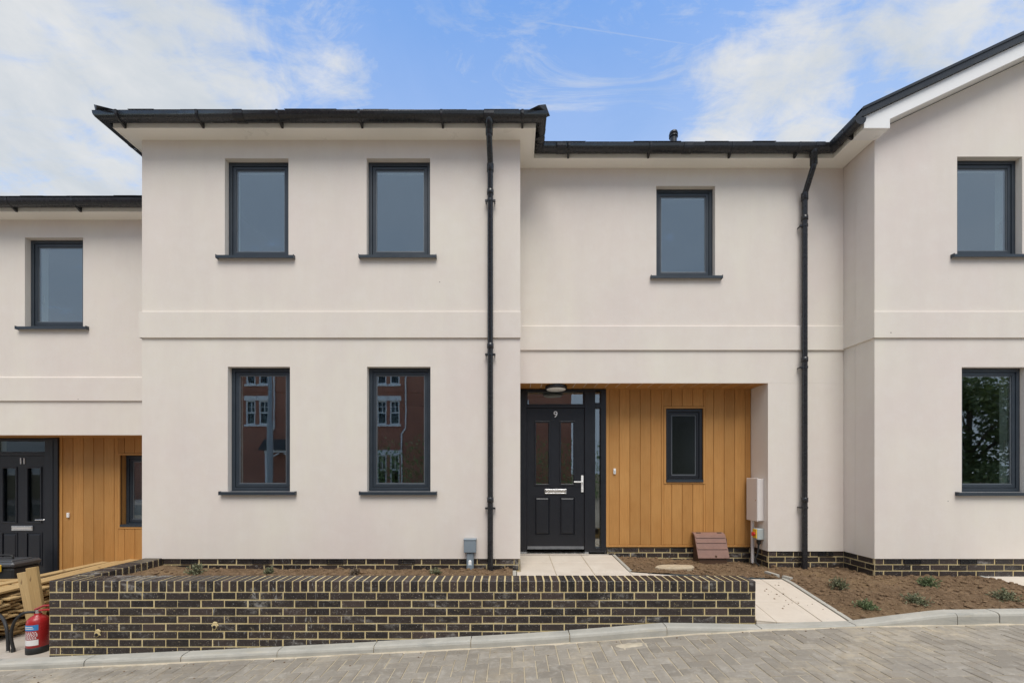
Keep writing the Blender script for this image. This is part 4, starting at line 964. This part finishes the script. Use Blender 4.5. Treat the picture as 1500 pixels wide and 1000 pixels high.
# leaning pair: local x is the length
def lean(xt, yt, xb, yb_, D_t, D_b, W, T, label):
    a = Vector((X(xb,D_b), D_b, Z(yb_,D_b))); b = Vector((X(xt,D_t), D_t, Z(yt,D_t))); d = (b-a); L = d.length; d.normalize()
    s = Vector((1,0,0)); s = (s-d*s.dot(d)).normalized(); n = d.cross(s)
    o = bpy.data.objects.new('timber_board', plank_mesh(L, W, T)); COL.objects.link(o)
    M = Matrix((d, s, n)).transposed().to_4x4(); M.translation = (a+b)/2; o.matrix_world = M
    return tag(o, label, 'board')
lean(44.5, 831, 63, 948, 4.17, 4.17, .108, .03, 'broad upright board leaning on the timber stack behind the red fire extinguisher')
lean(31, 838, 53, 948, 4.215, 4.215, .10, .03, 'narrower upright board half hidden behind the broad leaning board')
# tool chest
tcx, tcy, tcz = -6.74, 5.44, -1.66
tc = thing('tool_chest', (tcx,tcy,tcz), 'black plastic tool chest with grey lid standing behind the timber stack', 'tool box')
m = MB(); m.cbox(tcx-.36,tcx+.30,tcy-.16,tcy+.16,tcz,tcz+.40,.02); m.build('chest_body', RUBBER, tc)
m = MB(); m.cbox(tcx-.375,tcx+.315,tcy-.175,tcy+.175,tcz+.402,tcz+.475,.025); m.cbox(tcx-.30,tcx+.24,tcy-.12,tcy+.12,tcz+.47,tcz+.49,.01); m.build('chest_lid', TOOLGREY, tc)
m = MB(); m.tube(curve([(tcx-.11,tcy,tcz+.488),(tcx-.10,tcy,tcz+.53),(tcx,tcy,tcz+.54),(tcx+.10,tcy,tcz+.53),(tcx+.11,tcy,tcz+.488)]), .012, 8); m.build('chest_handle', RUBBER, tc)
for s in (-.2,.15): m = MB(); m.cbox(tcx+s-.03,tcx+s+.03,tcy-.19,tcy-.17,tcz+.36,tcz+.45,.006); m.build('chest_latch', YELLOW if s > 0 else RUBBER, tc)

# shrubs
def shrub(x, y, z, h, w, mat, n, label, seed, name='shrub'):
    random.seed(seed); m = MB()
    for _ in range(n):
        az = random.uniform(0, 2*math.pi); le = random.uniform(.15,1.45); L = h*random.uniform(.55,1.1)
        d0 = Vector((math.cos(az)*math.cos(le)*w/h*.9, math.sin(az)*math.cos(le)*w/h*.9, math.sin(le)*.9+.1))
        base = Vector((random.gauss(0,.015), random.gauss(0,.015), 0)); pts = [base + d0*L*t + Vector((0,0,-.15*L*t*t*math.cos(le))) for t in (0,.5,1)]
        m.tube(pts, .0018, 4, 1, False)
        for k in range(11):
            t = random.uniform(.2,1); p = pts[0].lerp(pts[2], t) + Vector((0,0,.02*math.sin(t*3)*h))
            dr = (d0.normalized()*.7 + Vector((random.gauss(0,.6),random.gauss(0,.6),random.gauss(.1,.5)))).normalized(); ll = random.uniform(.016,.032)
            sd = dr.cross(Vector((random.gauss(0,1),random.gauss(0,1),random.gauss(0,1)))).normalized()*ll*.2
            q = p+dr*ll; mid = p+dr*ll*.5
            m.add([p, mid+sd, q, mid-sd], [(0,1,2,3)], 0)
    vs = m.v; m.v = [(a+x,b+y,c+z) for a,b,c in vs]
    return tag(m.build(name, [mat, BARK], None, origin=(x,y,z)), label, 'plant', 'young shrubs in the soil beds')
for i, (px_, py_, D, h, w, mt, n, lab) in enumerate((
    (286,836,4.72,.15,.13,LEAF,60,'bushiest young shrub behind the brick wall, leftmost in the front bed'),
    (394,837,4.75,.10,.09,LEAF,36,'small grey shrub behind the brick wall below the gap between ground floor windows'),
    (521,838,4.70,.11,.08,LEAFR,34,'thin brownish shrub behind the brick wall left of the second ground floor window'),
    (637,837,4.74,.095,.09,LEAF,34,'small sparse shrub behind the brick wall nearest the blue grey service box'),
    (1231,862,None,.15,.15,LEAF,70,'grey green shrub in the right bed nearest the path edging'),
    (1358,858,None,.14,.15,LEAFP,80,'rounded green shrub in the right bed nearest the gabled house plinth'),
    (1267,890,None,.11,.13,LEAFP,56,'low shrub close to the kerb in the right bed, nearest the dropped kerb'),
    (1341,882,None,.11,.16,LEAF,70,'low spreading shrub in the middle of the right bed near the kerb'),
    (1474,879,None,.13,.17,LEAF,70,'spreading shrub at the right edge of the picture beside the neighbour path'))):
    if D is None:
        D = min((KB+.06+.005*q for q in range(300)), key=lambda d: abs(HY-F*zC(X(px_,d),d)/d-py_))
        x, y = X(px_,D), D; z = zC(x,y)
    else: x, y = X(px_,D), D; z = zA(x,y)
    shrub(x, y, z-.005, h*.86, w*.86, mt, n, lab, 100+i)

# ================================================================== THE OTHER SIDE OF THE STREET (seen in the glass)
OY = -16.; OV = 2*D1-OY
oh = thing('brick_house', (-14, OY-4, -2.7), 'red brick Victorian house with white sash windows across the street, mirrored in the window panes', 'house')
holes = []
for bx_ in (-25.2,-16.95,-8.6,-.4):
    for dx_ in (0,.83):
        for (za,zb) in ((2.95,4.45),(5.5,7.0),(-.9,1.0)):
            if za < 0 and bx_ in (-16.95,): continue
            holes.append((bx_+dx_, bx_+dx_+.60, za, zb))
m = MB()
def flip_wall(mb, x0, x1, z0, z1, y, t, hs):
    s = MB(); wall_panel(s, x0, x1, z0, z1, y, t, hs, 0, 0, .1); mb.add([(a,2*y-b,c) for a,b,c in s.v], s.f, 0)
flip_wall(m, -31, 4, -2.7, 8.3, OY, .3, holes); m.box(-31,-30.7,OY-9,OY-.31,-2.7,8.3); m.box(3.7,4,OY-9,OY-.31,-2.7,8.3)
m.box(-31,4,OY+.001,OY+.05,4.98,5.10)
m.build('wall', REDBRICK, oh)
m = MB(); m.prism_x([(OY+.4,8.2),(OY-4.5,11.6),(OY-9.4,8.2)], -31.3, 4.3); m.build('roof', SLATE, oh)
m = MB(); m.box(-30.6,3.6,OY-3,OY-2.9,-2.6,8.2); m.build('inner_wall', SHADEBLK, oh)  # wall coloured near black in place of the unlit rooms behind the sashes
for (a,b,c,d) in holes:
    f = MB(); f.frame(a,b,c,d,.075,OY-.10,OY-.02); f.box(a+.05,b-.05,OY-.15,OY-.09,(c+d)/2-.04,(c+d)/2+.04)
    f.box((a+b)/2-.02,(a+b)/2+.02,OY-.14,OY-.10,(c+d)/2,d-.05); f.box(a+.05,b-.05,OY-.14,OY-.10,c+.75*(d-c)-.012,c+.75*(d-c)+.012)
    wo = f.build('window', WHITE, oh); q = MB(); q.box(a+.05,b-.05,OY-.125,OY-.118,c+.05,d-.05); q.build('pane', OLDGLASS, wo)
    q = MB(); q.box(a-.09,b+.09,OY-.1,OY+.07,c-.13,c-.002); q.box(a-.10,b+.10,OY-.05,OY+.05,d+.004,d+.30); q.build('sill', WHITE, wo)
for x in (-6.75,-15.1):
    q = MB(); q.tube([(x,OY+.1,8.1),(x,OY+.1,2.7),(x-.25,OY+.1,2.35),(x-.25,OY+.1,-2)], .05, 10); q.build('downpipe', WHITE, oh)
q = MB()
for x in (-15.0,-13.2): q.box(x-.06,x+.06,OY+1.0,OY+1.12,-2.6,1.1); q.tube(curve([(x+(.06 if x<-14 else -.06),OY+1.06,.2),(x+(.25 if x<-14 else -.25),OY+1.06,.75),(x+(.75 if x<-14 else -.75),OY+1.06,1.05)]), .05, 8)
q.box(-15.1,-13.1,OY+1,OY+1.12,1.1,1.25); po = q.build('porch', WHITE, oh)
q = MB(); q.prism([(-15.4,1.25),(-12.8,1.25),(-13.2,1.9),(-15.0,1.9)], OY+.05, OY+1.3); q.build('porch_roof', SLATE, po)
lp_ = thing('lamp_post', (-9.75,-6.4,-2), 'grey steel street lamp post across the road, mirrored in the left ground floor window', 'lamp post')
m = MB(); m.tube([(-9.75,-6.4,-2.2),(-9.75,-6.4,2)], .11, 14); m.tube([(-9.75,-6.4,2),(-9.72,-6.4,6.2)], .085, 14, r2=.06); m.tube(curve([(-9.72,-6.4,6.1),(-9.72,-6.3,6.7),(-9.72,-5.6,6.95)]), .05, 10); m.build('post', STEEL, lp_)
m = MB(); m.cbox(-9.85,-9.6,-5.75,-5.1,6.88,7.02,.04); m.build('lantern', TOOLGREY, lp_)
def leaves(mb, c, rx, ry, rz, n, sz):
    for _ in range(n):
        while True:
            p = Vector((random.uniform(-1,1),random.uniform(-1,1),random.uniform(-1,1)))
            if .35 < p.length < 1: break
        q = Vector(c)+Vector((p.x*rx,p.y*ry,p.z*rz)); d = Vector((random.gauss(0,1),random.gauss(0,1),random.gauss(0,1))).normalized()
        s = d.cross(Vector((random.gauss(0,1),random.gauss(0,1),1))).normalized(); t = sz*random.uniform(.6,1.3)
        mb.add([q-d*t, q+s*t*.5, q+d*t, q-s*t*.5], [(0,1,2,3)])
random.seed(21)
m = MB()
for i in range(40): leaves(m, (-7.4+i*.42, -9.6+random.uniform(-.2,.2), -.4), .5, .5, 1.95+random.uniform(-.2,.3), 190, .075)
tag(m.build('hedge', HEDGELEAF), 'dense green hedge across the road, mirrored in the right ground floor window of the bay', 'hedge')
for i, (x, y, zt, lab) in enumerate(((24.5,-12,6.2,'tall tree across the road mirrored in the ground floor window of the gabled house'),(17.5,-15,5.2,'tree across the road mirrored right of the front door'),(9.,-14,4.6,'smaller tree across the road beyond the hedge end'))):
    t = thing('broadleaf_tree', (x,y,-2.6), lab, 'tree', 'trees across the road')
    m = MB(); m.tube([(x,y,-2.7),(x+.1,y,0),(x,y+.2,zt-2)], .22, 10, r2=.09)
    for k in range(7): a = k*.9; m.tube([(x+.05,y+.1,.2+k*.25),(x+1.2*math.cos(a),y+1.2*math.sin(a),1.3+k*.3),(x+2.2*math.cos(a),y+2.2*math.sin(a),2+k*.35)], .07, 6, r2=.02)
    m.build('trunk', BARK, t); m = MB()
    for k in range(16): a = random.uniform(0,6.28); rr = random.uniform(0,2.6); leaves(m, (x+rr*math.cos(a),y+rr*math.sin(a),random.uniform(-.6,zt-1.2)), 1.3, 1.3, 1.0, 620, .13)
    m.build('crown', TREELEAF, t)

# ================================================================== LIGHT, SKY, CAMERA
EL, AZ = R(59), R(172)                          # sun direction: behind the camera, a little to the right; AZ clockwise from +Y
sd = Vector((math.sin(AZ)*math.cos(EL), math.cos(AZ)*math.cos(EL), math.sin(EL)))
L = bpy.data.lights.new('sun', 'SUN'); L.energy = 1.5; L.angle = R(36); L.color = (1,.955,.89)
lo = bpy.data.objects.new('sun', L); COL.objects.link(lo); lo.rotation_euler = sd.to_track_quat('Z','Y').to_euler(); lo.location = (5,-10,15)
W = bpy.data.worlds.new('World'); SC.world = W; W.use_nodes = True; nt = W.node_tree; nt.nodes.clear(); k = N(nt)
out = k.n('ShaderNodeOutputWorld'); sky = k.n('ShaderNodeTexSky'); sky.sky_type = 'NISHITA'; sky.sun_disc = False; sky.sun_elevation = EL; sky.sun_rotation = AZ
sky.air_density = 1.0; sky.dust_density = .6; sky.ozone_density = 2.2
gen = k.n('ShaderNodeTexCoord').outputs['Generated']
sep = k.n('ShaderNodeSeparateXYZ'); k.l(gen, sep.inputs[0])
den = k.math('ADD', k.math('ABSOLUTE', sep.outputs[2]), .22)
pl = k.n('ShaderNodeCombineXYZ'); k.l(k.math('DIVIDE', sep.outputs[0], den), pl.inputs[0]); k.l(k.math('DIVIDE', sep.outputs[1], den), pl.inputs[1])
cn = k.noise(pl.outputs[0], 3.0, 9, .6, .35); cn2 = k.noise(pl.outputs[0], 8, 8, .62, .5)
wv = k.n('ShaderNodeMapping'); wv.inputs['Rotation'].default_value = (0,0,.5); wv.inputs['Scale'].default_value = (1,2.6,1); k.l(pl.outputs[0], wv.inputs[0])
cn3 = k.noise(wv.outputs[0], 5.0, 9, .68, .8)
dens = k.math('ADD', k.math('MULTIPLY', k.math('SUBTRACT', cn, .5), 1.5), k.math('ADD', k.math('MULTIPLY', k.math('SUBTRACT', cn2, .5), 1.1), k.math('MULTIPLY', k.math('SUBTRACT', cn3, .5), 1.0)))
def pdir(x, y): return Vector((x-VX, F, HY-y)).normalized()
def blob(x, y, r0, r1, wgt):
    c = pdir(x, y) if not isinstance(x, Vector) else x
    v = k.n('ShaderNodeVectorMath', operation='DOT_PRODUCT'); k.l(gen, v.inputs[0]); v.inputs[1].default_value = c
    return k.rng(v.outputs['Value'], math.cos(R(r1)), math.cos(R(r0)), 0, wgt, True)
for (x, y, r0, r1, w_) in ((-40,150,2,28,.44),(80,280,2,24,.22),(225,15,1,9,.26),(440,75,1,9,.20),(760,90,1,8,.10),(1100,180,1,9,.36),(1230,150,2,12,.08),(1420,90,3,20,.12),(1510,0,3,18,.22),(1020,20,1,8,.12),(700,10,4,26,-.14),(1290,190,1,4,-.12)):
    dens = k.math('ADD', dens, blob(x, y, r0, r1, w_))
dens = k.math('ADD', dens, blob(Vector((0,-.86,.5)), 0, 45, 80, 1.0))
cov = k.math('POWER', k.rng(dens, -.16, .74, 0, 1, True), 1.05)
haze = k.rng(sep.outputs[2], .56, .77, .40, .03)
wisp = k.math('MULTIPLY', k.rng(k.noise(wv.outputs[0], 3.2, 10, .7, 1.0), .40, .72, 0, .62, True), k.rng(k.noise(pl.outputs[0], 1.7, 3), .36, .56, .2, 1, True))
cov = k.math('MAXIMUM', k.math('MAXIMUM', cov, haze), wisp)
shade = k.rng(k.noise(pl.outputs[0], 3.3, 7, .6, .3), .34, .68)
ccol = k.mix(shade, (.68,.75,.83), (.96,.97,.98))
ccol = k.mix(blob(Vector((0,-.86,.5)), 0, 30, 75, .78), ccol, (.53,.685,.93))
bgS = k.n('ShaderNodeBackground'); bgS.inputs[1].default_value = .15
hsv = k.n('ShaderNodeHueSaturation'); hsv.inputs['Saturation'].default_value = 1.16; hsv.inputs['Value'].default_value = 1.12; k.l(sky.outputs[0], hsv.inputs['Color'])
k.l(hsv.outputs[0], bgS.inputs[0])
bgC = k.n('ShaderNodeBackground'); bgC.inputs[1].default_value = .42; k.l(ccol, bgC.inputs[0])
# vapour trail: a thin line on a great circle
a, b = pdir(775,30), pdir(1240,100); nrm = a.cross(b).normalized(); mid = pdir(900,47)
v = k.n('ShaderNodeVectorMath', operation='DOT_PRODUCT'); k.l(gen, v.inputs[0]); v.inputs[1].default_value = nrm
dd = k.math('ADD', k.math('ABSOLUTE', v.outputs['Value']), k.math('MULTIPLY', k.math('SUBTRACT', k.noise(pl.outputs[0], 60, 3), .5), .002))
trail = k.math('MULTIPLY', k.rng(dd, .0003, .0019, 1, 0, True), blob(mid, 0, 2, 14, .30))
fac = k.math('MAXIMUM', cov, trail)
ms = k.n('ShaderNodeMixShader'); k.l(fac, ms.inputs[0]); k.l(bgS.outputs[0], ms.inputs[1]); k.l(bgC.outputs[0], ms.inputs[2]); k.l(ms.outputs[0], out.inputs[0])
cam = bpy.data.cameras.new('camera'); co = bpy.data.objects.new('camera', cam); COL.objects.link(co); co.location = (0,0,0); co.rotation_euler = (R(90),0,0)
cam.sensor_width = 36; cam.lens = 36*F/1500; cam.shift_y = (HY-500)/1500; cam.clip_start = .05; cam.clip_end = 1000; SC.camera = co
SC.view_settings.view_transform = 'Standard'; SC.view_settings.look = 'None'; SC.view_settings.exposure = 1.0; SC.view_settings.gamma = 1
SC.cycles.max_bounces = 8; SC.cycles.diffuse_bounces = 4; SC.cycles.transparent_max_bounces = 16
